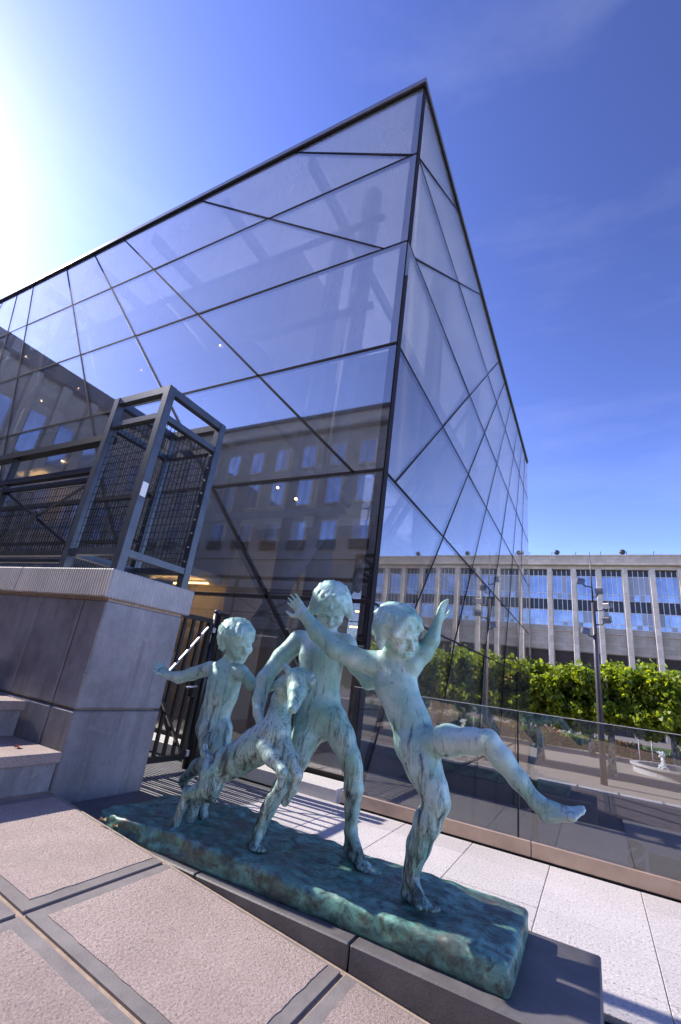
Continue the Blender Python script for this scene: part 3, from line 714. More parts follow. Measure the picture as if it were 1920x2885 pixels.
def leaf_cloud(pts, size, name, mat, parent):
    n = len(pts)
    d1 = rng.normal(size=(n, 3)); d1 /= np.linalg.norm(d1, axis=1)[:, None]
    d2 = rng.normal(size=(n, 3)); d2 -= d1 * (d1 * d2).sum(1)[:, None]; d2 /= np.linalg.norm(d2, axis=1)[:, None]
    nn = np.cross(d1, d2)
    s = (size * rng.uniform(.6, 1.3, n))[:, None]
    v = np.stack([pts - d1 * s, pts + d2 * s * .75 + nn * s * .25, pts + d1 * s, pts - d2 * s * .75 + nn * s * .25], 1).reshape(-1, 3)
    f = np.arange(4 * n).reshape(n, 4)
    return np_obj(name, v, f, mat, parent, smooth=False)
def tree(x, y, zg, z0, z1, hw, hd, nleaf, label, size=.14, group=None):
    t = thing('plane_tree', (x, y, zg), label, 'tree', group)
    lean = random.uniform(-.12, .12)
    tr = tube('trunk', [(x - lean, y, zg - .05), (x - lean * .6, y, zg + .5), (x, y + lean, zg + 1.4), (x + lean, y, z0 + .5), (x, y, z1 - .8)], [.27, .20, .17, .14, .05], M_BARK, t, 10)
    for k in range(7):
        a = random.uniform(0, 6.28); zb = random.uniform(z0 - .1, z0 + 1.2)
        tube('limb', [(x, y, zb), (x + math.cos(a) * hw * .45, y + math.sin(a) * hd * .45, zb + .5), (x + math.cos(a) * hw * .85, y + math.sin(a) * hd * .8, zb + 1.0 + random.random())], [.09, .06, .02], M_BARK, tr, 6)
    # clumps filling a clipped box-like crown
    nc = 120
    cl = np.stack([rng.uniform(-1, 1, nc) * hw, rng.uniform(-1, 1, nc) * hd, rng.uniform(z0 + .25, z1 - .25, nc)], 1)
    cl[:, 2] += rng.normal(0, .12, nc) + .25 * np.sin(cl[:, 0] * 1.7 + x)
    rad = rng.uniform(.32, .62, nc)
    idx = rng.integers(0, nc, nleaf)
    d = rng.normal(size=(nleaf, 3)); d /= np.linalg.norm(d, axis=1)[:, None]
    p = cl[idx] + d * (rad[idx] * rng.uniform(.35, 1.0, nleaf) ** .5)[:, None]
    sprig = rng.random(nleaf) < .035
    p[sprig, 2] += rng.uniform(0, .65, sprig.sum())
    p += np.array([x, y, 0])
    leaf_cloud(p, size, 'crown', M_LEAF, t)
    return t
ORD = ['first', 'second', 'third', 'fourth', 'fifth', 'sixth', 'seventh', 'eighth', 'ninth', 'tenth', 'eleventh', 'twelfth']
for k in range(9):
    x = .69 - 3.48 * 4 + 3.48 * k
    tree(x, 30.4 + random.uniform(-.25, .25), -1.95, .25, 3.30, 2.0, 1.5, 21000, 'clipped plane tree with mottled trunk, ' + ORD[k] + ' from the left in the front row', .13, 'clipped plane trees in the front row')
for k in range(8):
    x = -15.0 + 4.9 * k
    tree(x, 40.5 + random.uniform(-.4, .4), -1.95, .5, 3.5, 2.6, 1.6, 6500, 'darker clipped plane tree, ' + ORD[k] + ' from the left in the row behind', .17, 'clipped plane trees in the rear row')
# ================================================================ garden: hedges, flower beds, fountain
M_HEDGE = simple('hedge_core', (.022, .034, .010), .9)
M_LAWN = simple('lawn', (.09, .13, .03), .9, 0, .3, 2, .5, 30)
def flower_mat(name, cols):
    m, nt, b = new_mat(name); g = N(nt, 'ShaderNodeNewGeometry')
    nt.links.new(ramp(nt, g.outputs['Random Per Island'], cols, 'CONSTANT'), b.inputs['Base Color']); b.inputs['Roughness'].default_value = .6; return m
G1, G2 = (.06, .10, .02), (.12, .16, .03)
M_FL = [flower_mat('red_flowers', [(0, G1), (.4, G2), (.68, (.5, .07, .02)), (.86, (.55, .20, .03))]),
        flower_mat('yellow_flowers', [(0, G1), (.4, G2), (.7, (.6, .48, .05)), (.88, (.65, .6, .35))]),
        flower_mat('white_flowers', [(0, G1), (.45, G2), (.72, (.62, .62, .58)), (.9, (.45, .30, .42))])]
def hedge(x0, x1, y0, y1, h, label, fl=None, n=1800, zg=-1.95):
    t = thing('hedge' if fl is None else 'flower_bed', ((x0 + x1) / 2, (y0 + y1) / 2, zg), label, 'hedge' if fl is None else 'flower bed')
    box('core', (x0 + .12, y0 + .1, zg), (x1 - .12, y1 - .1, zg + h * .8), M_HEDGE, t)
    p = np.stack([rng.uniform(x0, x1, n), rng.uniform(y0, y1, n), zg + h * rng.uniform(.1, 1.08, n) + .12 * np.sin(rng.uniform(0, 6, n))], 1)
    m = rng.random(n) < .4; p[m, 1] = y0 + rng.uniform(-.05, .1, m.sum())
    o = leaf_cloud(p, .075 if fl is None else .085, 'foliage', M_LEAF if fl is None else M_FL[fl], t); o['kind'] = 'stuff'
hedge(-2.6, 1.6, 44.5, 45.3, .9, 'low clipped hedge in front of the far white flowers')
hedge(2.2, 9.0, 41.6, 42.4, .85, 'low clipped hedge right of the fountain rim')
hedge(-9.0, -3.4, 42.4, 43.2, .85, 'low clipped hedge mirrored and seen behind the glass hall edge')
hedge(-6.0, 3.0, 47.5, 50.5, .7, 'white flower bed in the middle of the garden', 2, 3000)
hedge(1.2, 3.0, 44.0, 45.2, .9, 'orange and red flower bed behind the lamp post', 0)
hedge(5.0, 9.5, 43.5, 46.5, 1.2, 'yellow flower bed at the right picture edge', 1)
hedge(6.5, 9.8, 38.5, 40.0, 1.1, 'red and green flower bed right of the fountain', 0)
hedge(-5.0, -2.6, 43.6, 45.6, 1.1, 'red flower bed behind the left tree trunk', 0)
hedge(9.0, 26, 41, 43, 1.0, 'long green hedge outside the right of the picture')
lawn = py_obj('lawn', [(-14, 46, -1.946), (26, 46, -1.946), (26, 66, -1.946), (-14, 66, -1.946)], [(0, 1, 2, 3)], M_LAWN); tag(lawn, kind='structure')
ft = thing('fountain', (4.2, 35.5, -1.95), 'round stone fountain basin with a small white water jet', 'fountain')
def lathe(bm, c, prof, n=40):
    rings = [[bm.verts.new((c[0] + r * math.cos(2 * math.pi * k / n), c[1] + r * math.sin(2 * math.pi * k / n), c[2] + z)) for k in range(n)] for r, z in prof]
    for a, b in zip(rings, rings[1:]):
        for k in range(n): bm.faces.new((a[k], a[(k + 1) % n], b[(k + 1) % n], b[k]))
bm = bmesh.new(); lathe(bm, (4.2, 35.5, -1.95), [(2.35, 0), (2.35, .36), (2.5, .38), (2.5, .48), (2.1, .48), (2.08, .25)]); bmesh.ops.recalc_face_normals(bm, faces=bm.faces[:]); bm_obj('basin', bm, M_CONC, ft)
M_WATER = simple('pool_water', (.03, .05, .05), .05, 0, .1)
bm = bmesh.new(); bmesh.ops.create_circle(bm, cap_ends=True, radius=2.1, segments=40, matrix=Matrix.Translation((4.2, 35.5, -1.62))); bm_obj('water', bm, M_WATER, ft)
M_JET = simple('white_water', (.85, .87, .9), .4, 0, .05)
pts = []
bm = bmesh.new()
for k in range(260):
    a, r_ = random.uniform(0, 6.28), abs(random.gauss(0, .09)); z = random.uniform(0, 1.0); r_ *= (.4 + 1.5 * (1 - z) ** 2) if z < .75 else 1.4
    s = random.uniform(.02, .045)
    bmesh.ops.create_icosphere(bm, subdivisions=1, radius=s, matrix=Matrix.Translation((3.3 + r_ * math.cos(a), 34.6 + r_ * math.sin(a), -1.62 + z * .95)) @ Matrix.Diagonal((1, 1, 1.8, 1)))
bm_obj('water_jet', bm, M_JET, ft)
# benches: slatted, on the shaded path
M_WOOD = simple('bench_wood', (.20, .075, .035), .6, 0, .2, 6)
def bench(x, y, label):
    t = thing('park_bench', (x, y, -1.95), label, 'bench')
    for k in range(4): bar('seat_slat', (x - .9, y - .2 + .12 * k, -1.50), (x + .9, y - .2 + .12 * k, -1.50), .09, .035, M_WOOD, t)
    for k in range(3): bar('back_slat', (x - .9, y + .30, -1.32 + .14 * k), (x + .9, y + .30, -1.32 + .14 * k), .03, .10, M_WOOD, t)
    for s in (-.75, .75):
        bar('leg', (x + s, y - .18, -1.95), (x + s, y - .18, -1.52), .06, .05, M_BLACK, t, up=(0, 1, 0))
        bar('leg', (x + s, y + .26, -1.95), (x + s, y + .33, -.95), .06, .05, M_BLACK, t, up=(0, 1, 0))
bench(2.9, 39.6, 'red wooden slatted bench behind the fountain jet')
bench(-4.6, 39.4, 'wooden slatted bench mirrored near the left tree trunk')
# thin garden poles
for i, (x, y) in enumerate(((2.3, 36.5), (3.0, 36.8), (-.9, 43.0))):
    t = thing('marker_pole', (x, y, -1.95), ['thin pale pole left of the pair under the trees', 'thin pale pole right of the pair under the trees', 'thin pale pole behind the lamp post'][i], 'pole')
    tube('pole', [(x, y, -1.95), (x, y, -.2)], .03, M_GRATE, t, 6)

# ================================================================ a few dry leaves on the stone
M_DRY = [simple('dry_leaf_red', (.30, .05, .03), .7), simple('dry_leaf_brown', (.26, .15, .07), .8)]
for i, (c, sz, mt, lb) in enumerate((((-3.22, 1.93, .506), .032, 0, 'small red fallen leaf on the lower stone step'), ((-2.46, 2.075, .262), .030, 1, 'small brown dry leaf beside the left end of the bronze base'),
                                     ((-2.36, 2.082, .255), .022, 1, 'curled brown leaf scrap in the joint before the bronze base'))):
    vv = []
    for k in range(9):
        a_ = 2 * math.pi * k / 9; r_ = sz * (1 if k % 2 == 0 else .62)
        vv.append((c[0] + r_ * math.cos(a_), c[1] + r_ * .8 * math.sin(a_), c[2] + .004 + abs(math.sin(a_ * 1.5)) * sz * .35))
    vv.append((c[0], c[1], c[2] + .003))
    o = py_obj('fallen_leaf', vv, [(k, (k + 1) % 9, 9) for k in range(9)], M_DRY[mt]); tag(o, lb, 'leaf')
# ================================================================ implicit-surface sculpting (smooth unions meshed with surface nets)
class Sculpt:
    def __init__(self): self.prims = []
    def cone(self, a, b, ra, rb, k=.02, flat=None, ridge=0.0):      # flat = (direction, factor): thinner along direction
        self.prims.append(('c', np.array(a, float), np.array(b, float), ra, rb, k, flat, ridge, 1))
    def chain(self, pts, rads, k=.02, flat=None):
        for i in range(len(pts) - 1): self.cone(pts[i], pts[i + 1], rads[i], rads[i + 1], k, flat)
    def ell(self, c, axes, rad, k=.02, sign=1, ridge=0.0):
        self.prims.append(('e', np.array(c, float), np.array(axes, float), np.array(rad, float), 0, k, None, ridge, sign))
    def bounds(self):
        lo, hi = np.full(3, 1e9), np.full(3, -1e9)
        for p in self.prims:
            if p[8] < 0: continue
            l, h = self.pb(p); lo = np.minimum(lo, l); hi = np.maximum(hi, h)
        return lo, hi
    @staticmethod
    def pb(p):
        if p[0] == 'c':
            r = max(p[3], p[4]); return np.minimum(p[1], p[2]) - r, np.maximum(p[1], p[2]) + r
        r = np.abs(p[2].T) @ p[3]; return p[1] - r, p[1] + r
    def mesh(self, vox, extra=None):
        lo, hi = self.bounds(); lo = lo - 4 * vox; n = np.ceil((hi - lo) / vox).astype(int) + 5
        D = np.full(n, 1.0, np.float32)
        ax = [lo[i] + vox * np.arange(n[i]) for i in range(3)]
        for p in self.prims:
            l, h = self.pb(p); k = p[5]; m = max(2.5 * vox, k * 1.1)
            i0 = np.maximum(np.floor((l - m - lo) / vox).astype(int), 0); i1 = np.minimum(np.ceil((h + m - lo) / vox).astype(int) + 1, n)
            if np.any(i1 <= i0): continue
            sl = tuple(slice(a, b) for a, b in zip(i0, i1))
            X, Y, Z = np.meshgrid(*[ax[i][sl[i]] for i in range(3)], indexing='ij')
            P = np.stack([X, Y, Z], -1).astype(np.float32)
            if p[0] == 'c':
                _, a, b, ra, rb, k, flat, ridge, sg = p
                if flat is not None:
                    d, f = np.array(flat[0], float), flat[1]; d = d / np.linalg.norm(d)
                    q = ((P - a) @ d.astype(np.float32)) - 0
                    # keep the axis fixed: only the offset from the axis is stretched
                    ab = b - a; t = np.clip(((P - a) @ ab.astype(np.float32)) / max(ab @ ab, 1e-9), 0, 1)
                    off = P - (a + t[..., None] * ab)
                    od = off @ d.astype(np.float32)
                    off = off + od[..., None] * d * (1 / f - 1)
                    dist = np.sqrt((off ** 2).sum(-1)) - (ra + (rb - ra) * t)
                    dist = dist * np.float32(min(1, .5 + f / 2))
                else:
                    ab = b - a; t = np.clip(((P - a) @ ab.astype(np.float32)) / max(ab @ ab, 1e-9), 0, 1)
                    off = P - (a + t[..., None] * ab)
                    dist = np.sqrt((off ** 2).sum(-1)) - (ra + (rb - ra) * t)
            else:
                _, c, A, rad, _, k, flat, ridge, sg = p
                q = (P - c) @ A.T.astype(np.float32)
                k0 = np.sqrt(((q / rad) ** 2).sum(-1)); k1 = np.sqrt(((q / rad ** 2) ** 2).sum(-1))
                dist = np.where(k1 > 1e-6, k0 * (k0 - 1) / np.maximum(k1, 1e-6), -rad.min())
                if ridge:
                    an = np.arctan2(q[..., 0], q[..., 1] + .0001)
                    dist = dist + ridge * np.sin(an * 11 + 1.5 * np.sin(q[..., 2] / rad[2] * 5 + an * 2) + q[..., 2] / rad[2] * 3 + 2 * np.sin(q[..., 0] / rad[0] * 3))
            old = D[sl]
            if sg > 0:
                hh = np.maximum(k - np.abs(old - dist), 0) / k
                D[sl] = np.minimum(old, dist) - hh * hh * k * .25
            else:
                nd = -dist; hh = np.maximum(k - np.abs(old - nd), 0) / k
                D[sl] = np.maximum(old, nd) + hh * hh * k * .25
        if extra is not None: D = extra(D, ax)
        return surface_net(D, lo, vox)
def surface_net(D, lo, vox):
    S = D < 0; nx, ny, nz = D.shape
    cnt = np.zeros((nx - 1, ny - 1, nz - 1), np.int16)
    c = [(i, j, k) for i in (0, 1) for j in (0, 1) for k in (0, 1)]
    sub = lambda A, o: A[o[0]:nx - 1 + o[0], o[1]:ny - 1 + o[1], o[2]:nz - 1 + o[2]]
    for o in c: cnt += sub(S, o)
    act = (cnt > 0) & (cnt < 8); idx = np.full(act.shape, -1, np.int64); I = np.argwhere(act); idx[act] = np.arange(len(I))
    acc = np.zeros((len(I), 3)); num = np.zeros(len(I))
    for a in c:
        for d in range(3):
            if a[d] == 1: continue
            b = list(a); b[d] = 1
            va = D[I[:, 0] + a[0], I[:, 1] + a[1], I[:, 2] + a[2]]; vb = D[I[:, 0] + b[0], I[:, 1] + b[1], I[:, 2] + b[2]]
            m = (va < 0) != (vb < 0); t = np.where(m, va / np.where(va - vb == 0, 1, va - vb), 0)
            pt = np.array(a, float)[None] + np.zeros((len(I), 3)); pt[:, d] += t
            acc[m] += pt[m]; num[m] += 1
    V = lo + vox * (I + acc / np.maximum(num, 1)[:, None])
    F = []
    for d in range(3):
        e = [0, 0, 0]; e[d] = 1
        A = S[:nx - e[0], :ny - e[1], :nz - e[2]]; B = S[e[0]:, e[1]:, e[2]:]
        E = np.argwhere(A != B); u, w = (d + 1) % 3, (d + 2) % 3
        ok = (E[:, u] > 0) & (E[:, w] > 0) & (E[:, u] < D.shape[u] - 1) & (E[:, w] < D.shape[w] - 1); E = E[ok]
        def g(du, dw):
            q = E.copy(); q[:, u] -= du; q[:, w] -= dw; return idx[q[:, 0], q[:, 1], q[:, 2]]
        Q = np.stack([g(0, 0), g(1, 0), g(1, 1), g(0, 1)], 1)
        fl = A[E[:, 0], E[:, 1], E[:, 2]]
        Q[~fl] = Q[~fl][:, ::-1]
        F.append(Q)
    F = np.concatenate(F); F = F[(F >= 0).all(1)]
    return V, F
def smooth_mesh(V, F, it=2):
    for _ in range(it):
        acc = np.zeros_like(V); n = np.zeros(len(V))
        for a in range(4):
            i, j = F[:, a], F[:, (a + 1) % 4]
            np.add.at(acc, i, V[j]); np.add.at(n, i, 1); np.add.at(acc, j, V[i]); np.add.at(n, j, 1)
        V = V * .5 + .5 * acc / np.maximum(n, 1)[:, None]
    return V
nrm = lambda v: np.asarray(v, float) / np.linalg.norm(v)
def pp(spec):                       # (px, py, y, r_px) -> point, radius in metres
    p = at(*spec[:3]); return p, spec[3] * depth(p) / F_PX
def limb(S, specs, k=.022, flat=None):
    P, Rr = zip(*[pp(s) for s in specs]); Rr = [r * .945 for r in Rr]; S.chain(P, Rr, k, flat); return P, Rr
def cv(a, b, c): return nrm(a * RIGHT - b * DOWN - c * FWD)      # image right, image up, towards the viewer
def head(S, c, f, u, s, hair, flicks=()):
    """c centre, f facing, u up, s half height (chin to crown = 2 s)"""
    f = nrm(f); r = nrm(np.cross(f, u)); u = nrm(np.cross(r, f)); A = np.array([r, f, u])
    L = lambda x, y, z: c + (x * r + y * f + z * u) * s
    S.ell(L(0, -.10, .22), A, np.array([.74, .90, .78]) * s, .01 * s * 10)         # skull
    S.ell(L(0, .22, -.22), A, np.array([.60, .58, .72]) * s, .12 * s * 1.5)        # face
    S.cone(L(0, .42, -.74), L(0, .50, -.84), .20 * s, .15 * s, .10 * s)             # chin
    for d in (-1, 1):
        S.cone(L(d * .42, .15, -.60), L(d * .12, .42, -.78), .18 * s, .16 * s, .12 * s)   # jaw
        S.ell(L(d * .31, .58, -.28), A, np.array([.22, .20, .22]) * s, .10 * s)           # cheek
        S.ell(L(d * .29, .86, .02), A, np.array([.22, .22, .14]) * s, .06 * s, -1)        # eye socket
        S.ell(L(d * .28, .66, .01), A, np.array([.14, .13, .105]) * s, .02 * s)           # eyeball under lid
        S.cone(L(d * .12, .80, .17), L(d * .44, .66, .16), .07 * s, .05 * s, .07 * s)     # brow
    S.cone(L(0, .80, .12), L(0, .95, -.22), .06 * s, .10 * s, .04 * s)            # nose
    for d in (-1, 1): S.ell(L(d * .09, .86, -.27), A, np.array([.075, .08, .065]) * s, .04 * s)
    S.cone(L(-.16, .76, -.46), L(.16, .76, -.46), .05 * s, .05 * s, .03 * s); S.cone(L(0, .80, -.455), L(0, .80, -.455), .06 * s, .06 * s, .04 * s)
    S.cone(L(-.12, .755, -.565), L(.12, .755, -.565), .06 * s, .06 * s, .03 * s)
    S.ell(L(0, .86, -.512), A, np.array([.22, .12, .026]) * s, .02 * s, -1)        # mouth line
    # hair: cap plus locks
    rd = .012 * s
    S.ell(L(0, -.14, .34), A, np.array([.84, .94, .74]) * s, .05 * s, 1, rd)
    S.cone(L(-.35, .54, .60), L(.40, .52, .58), .17 * s, .16 * s, .10 * s)          # fringe
    for i in range(27):
        a = 2 * math.pi * (i + .5) / 27; ca, sa = math.cos(a), math.sin(a); front = sa > .1
        w_ = .05 * math.sin(i * 2.4); e_ = (.50 if front else -.28 - .10 * math.sin(i * 1.7))
        pts = [L(.10 * ca + .06, -.22 + .10 * sa, 1.03), L(.60 * ca + w_, -.16 + .64 * sa, .83), L(.80 * ca, -.13 + .86 * sa + w_, .52)]
        if not front: pts += [L(.80 * ca + w_, -.13 + .90 * sa, .08), L(.82 * ca, -.14 + .92 * sa, e_)]
        rr = [.05, .072, .078, .07, .045]
        for q_ in range(len(pts) - 1): S.cone(pts[q_], pts[q_ + 1], rr[q_] * s, rr[q_ + 1] * s,   .05 * s)
    for (x, y, z, x2, y2, z2, r1, r2) in hair:
        S.cone(L(x, y, z), L(x2, y2, z2), r1 * s, r2 * s, .07 * s)
    return L
def hand(S, w, d, n, s, curl=.25, spread=.16, thumb=1, k=.006):
    """w wrist, d towards the finger tips, n out of the palm, s hand length"""
    d = nrm(d); n = nrm(n - d * (np.asarray(n) @ d)); l = np.cross(n, d)
    P = lambda a, b, c: w + (a * l + b * d + c * n) * s
    for x in (-.15, -.05, .05, .15): S.cone(P(x * .7, .02, 0), P(x, .46, .01), .085 * s, .075 * s, .02)
    for i, (x, ln) in enumerate(((-.165, .42), (-.055, .50), (.055, .47), (.16, .37))):
        a = spread * x * 6; p0 = P(x, .46, .01); ang = curl * (.7 + .2 * i)
        dd = nrm(d + l * a); q = p0
        for seg, fr in enumerate((.45, .32, .23)):
            dirn = nrm(dd * math.cos(ang * (seg + .5)) + n * math.sin(ang * (seg + .5)))
            q2 = q + dirn * ln * fr * s
            S.cone(q, q2, (.060 - .008 * seg) * s, (.053 - .009 * seg) * s, k); q = q2
    t0 = P(-.17 * thumb, .12, .04); t1 = P(-.36 * thumb, .34, .12); t2 = P(-.40 * thumb, .56, .16)
    S.cone(t0, t1, .085 * s, .066 * s, .015); S.cone(t1, t2, .062 * s, .048 * s, k)
def foot(S, ankle, heel, toe, w, up=np.array([0, 0, 1.0]), k=.02):
    ankle, heel, toe = map(np.array, (ankle, heel, toe)); d = toe - heel; L = np.linalg.norm(d); d = d / L; side = nrm(np.cross(d, up))
    ball = heel + d * L * .68
    S.cone(ankle, heel + d * L * .10 + up * w * .25, w * .62, w * .60, k)
    S.cone(ankle + d * .01, ball, w * .58, w * .46, k)
    S.cone(heel + d * L * .06, ball, w * .52, w * .50, k, (up, .75))
    for s_ in (-.42, .42): S.cone(heel + d * L * .25 + side * s_ * w * .5, ball + side * s_ * w * 1.0, w * .36, w * .36, k, (up, .75))
    for i in range(5):
        x = (-.75 + .375 * i) * w
        tip = heel + d * L * (1.0 - .035 * abs(i - 1) - (.05 * (i - 2) if i > 2 else 0)) + side * x
        S.cone(ball + side * x * .95 + d * L * .04, tip, w * .24, w * (.20 if i else .24), .007)
# ================================================================ bronze group
def bronze_mat(name, goat=False, base=False):
    m, nt, b = new_mat(name)
    v = coords(nt); vs_ = coords(nt, (1, 1, .16))
    n1 = noise(nt, v, 3.2, 8, .68, .3); n2 = noise(nt, vs_, 24, 9, .74, .5); n3 = noise(nt, v, 14, 7, .7)
    c = ramp(nt, n1, [(.28, (.17, .37, .32)), (.46, (.31, .53, .48)), (.60, (.47, .66, .62)), (.76, (.64, .75, .73))])
    c = mixc(nt, ramp(nt, n3, [(.52, 0), (.72, .75)]), c, (.17, .47, .36))
    c = mixc(nt, ramp(nt, noise(nt, v, 6, 5, .6), [(.62, 0), (.78, .5)]), c, (.46, .50, .58))
    # dark bare bronze: streaks, growing towards the feet
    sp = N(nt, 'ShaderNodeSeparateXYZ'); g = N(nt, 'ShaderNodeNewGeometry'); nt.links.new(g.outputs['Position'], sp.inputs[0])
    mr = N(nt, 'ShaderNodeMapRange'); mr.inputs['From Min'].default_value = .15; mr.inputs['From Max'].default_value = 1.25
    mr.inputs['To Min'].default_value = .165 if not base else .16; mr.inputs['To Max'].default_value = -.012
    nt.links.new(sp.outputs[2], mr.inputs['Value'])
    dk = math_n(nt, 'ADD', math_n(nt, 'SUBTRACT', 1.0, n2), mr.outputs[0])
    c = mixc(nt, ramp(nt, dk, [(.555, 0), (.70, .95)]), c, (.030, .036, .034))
    if goat:
        fl = noise(nt, coords(nt, (1.5, 1, .5), True, (0, R_(35), 0)), 120, 4, .7, .8)
        c = mixc(nt, ramp(nt, fl, [(.38, .85), (.46, 0)]), c, (.045, .07, .065))
    if base:
        t1 = noise(nt, coords(nt, (1, 1.6, 1.6)), 7, 9, .72, .7); t2 = noise(nt, v, 22, 8, .7, .4)
        c = ramp(nt, t1, [(.28, (.025, .036, .034)), (.42, (.06, .14, .12)), (.56, (.13, .33, .28)), (.72, (.24, .50, .44))])
        c = mixc(nt, ramp(nt, t2, [(.36, .9), (.52, 0)]), c, (.040, .038, .036))
        c = mixc(nt, ramp(nt, noise(nt, v, 3.1, 7, .7), [(.50, 0), (.66, .75)]), c, (.105, .092, .088))
    fine = noise(nt, v, 60, 4, .7)
    c = mixc(nt, ramp(nt, fine, [(.30, .75), (.38, 0)]), c, (.05, .07, .065))
    nt.links.new(c, b.inputs['Base Color'])
    b.inputs['Roughness'].default_value = .48; b.inputs['Metallic'].default_value = .12; b.inputs['Specular IOR Level'].default_value = .55
    p = bump(nt, b, noise(nt, v, 34, 6, .7), .22, .006)
    bump(nt, b, noise(nt, coords(nt, (1, 1, .35)), 24, 6, .7, .5), .30 if goat else .16, .006, p)
    return m
M_BRZ, M_BRZG, M_BRZB = bronze_mat('verdigris_bronze'), bronze_mat('verdigris_goat_fur', True), bronze_mat('dark_verdigris_base', False, True)
st = thing('bronze_statue', (-1.6, 2.9, .03), 'green bronze group of three children and a young goat on a low base', 'statue')
z1 = lambda x, y, d, r=0: (400 + .44643 * x, 1600 + .44643 * y, d * .86, .44643 * r)   # depths were noted for a life-size 1.7 m figure; the cast is 0.86 of that
z2 = lambda x, y, d, r=0: (750 + .60587 * x, 1600 + .60587 * y, d * .86, .60587 * r)
P1 = lambda x, y, d: at(*z1(x, y, d)[:3]); P2 = lambda x, y, d: at(*z2(x, y, d)[:3])
UPV = np.array([0, 0, 1.0])
def sculpt_obj(name, S, vox, mat, label):
    V, F = S.mesh(vox); V = smooth_mesh(V, F, 1)
    o = np_obj(name, V, F, mat, st, True); o['label'] = label; return o

# --- base: lumpy cast ground slab
lo = np.array([-2.72, 2.06, .15]); vox = .0095; n = np.array([int(2.56 / vox), int(.86 / vox), int(.26 / vox)])
ax = [lo[i] + vox * np.arange(n[i]) for i in range(3)]
X, Y, Z = [a.astype(np.float32) for a in np.meshgrid(*ax, indexing='ij')]
def wob(x, y, z, fs, seed):
    r = np.random.default_rng(seed); o = 0
    for fq, am in fs:
        for _ in range(14):
            k = r.normal(size=3) * fq * r.uniform(.6, 1.6); o = o + am * .55 * np.sin(k[0] * x + k[1] * y + k[2] * z + r.uniform(0, 6.28))
    return o
wv = wob(X, Y, Z, [(5, .006), (12, .0016), (48, .0020)], 3)
endx = -.314
yf = 2.189 - .075 * np.clip((-1.03 - X) / 1.5, 0, 1) + .05 * np.clip((-2.4 - X) / .22, 0, 1) ** 2
yb = 2.782 - .086 * np.clip((-1.98 - X) / .6, 0, 1) ** 2
xl_ = -2.62
top = .295 + .017 * np.sin(X * 2.44 + .4) * np.clip((-.6 - X), 0, 1) - .026 * np.clip((-2.06 - X) / .5, 0, 1)
dx = np.maximum(xl_ - X, X - endx); dy = np.maximum(yf - Y, Y - yb); dz = np.maximum(.186 - Z, Z - top)
rd = .022
q = [a + rd for a in (dx, dy, dz)]
Dm = np.sqrt(sum(np.maximum(a, 0) ** 2 for a in q)) + np.minimum(np.maximum(np.maximum(q[0], q[1]), q[2]), 0) - rd
Dm = Dm + wv * np.clip((Z - .186) / .05, .25, 1) * np.where(X > -.43, .6, 1)
V, F_ = surface_net(Dm.astype(np.float32), lo, vox)
o = np_obj('base', V, F_, M_BRZB, st, True); o['label'] = 'dark lumpy bronze ground slab under the figures'

# --- small child at the left
S = Sculpt(); tw = nrm(C0 - P1(480, 800, 2.92)); twh = nrm(tw * [1, 1, 0])
fl = (twh, .72)
limb(S, [z1(450, 1000, 2.93, 98), z1(470, 900, 2.93, 92), z1(505, 800, 2.93, 100), z1(522, 715, 2.94, 104), z1(530, 650, 2.95, 84)], .03, fl)      # trunk
S.cone(P1(445, 640, 2.95), P1(620, 655, 2.95), .050, .050, .035)                                                                                      # shoulders
limb(S, [z1(532, 640, 2.95, 42), z1(560, 560, 2.95, 40)], .03)                                                                                       # neck
limb(S, [z1(425, 636, 2.95, 46), z1(320, 668, 2.93, 40), z1(235, 692, 2.90, 36), z1(158, 676, 2.88, 27)], .02)                                       # arm stretched left
hand(S, P1(165, 675, 2.88), P1(85, 610, 2.87) - P1(165, 675, 2.88), cv(.45, .65, .5), .150, .28, .10, -1)
limb(S, [z1(640, 668, 2.96, 44), z1(695, 730, 2.98, 38), z1(755, 775, 2.99, 32), z1(850, 738, 3.0, 25)], .02)                                        # arm behind the goat
hand(S, P1(850, 738, 3.0), cv(.9, .3, -.1), cv(.2, .8, .3), .13, .5)
limb(S, [z1(420, 1010, 2.90, 80), z1(432, 1110, 2.89, 66), z1(440, 1200, 2.90, 50)], .03)                                                            # rear thigh
limb(S, [z1(440, 1200, 2.90, 50), z1(350, 1255, 2.95, 46), z1(270, 1330, 3.0, 30)], .02)                                                            # calf swung back
foot(S, P1(268, 1335, 3.0), P1(250, 1345, 3.01), P1(292, 1430, 3.0), .031, cv(-.9, .3, 0))
limb(S, [z1(505, 1020, 2.95, 72), z1(500, 1150, 2.93, 58), z1(450, 1270, 2.90, 45), z1(405, 1420, 2.88, 36), z1(388, 1540, 2.86, 26)], .025)           # standing leg
foot(S, P1(386, 1555, 2.86), P1(352, 1618, 2.87), P1(446, 1640, 2.83), .035)
hs = 128 * .44643 * depth(P1(600, 465, 2.95)) / F_PX
head(S, P1(602, 462, 2.95), cv(.62, -.20, .75), cv(.02, 1, .12), hs, [
    (-.70, -.10, .35, -.92, -.55, -.42, .26, .17), (-.3, -.7, .2, -.45, -.95, -.45, .34, .20), (.2, -.8, .2, .1, -.95, -.45, .34, .2),
    (.70, -.10, .4, .80, .12, -.15, .22, .12), (-.66, .22, .42, -.76, .12, -.12, .20, .12), (-.92, -.55, -.42, -1.05, -.75, -.40, .15, .05), (0, .3, .9, .3, .62, .66, .2, .18)])
sculpt_obj('figure', S, .0052, M_BRZ, 'smallest child with one arm stretched to the left')

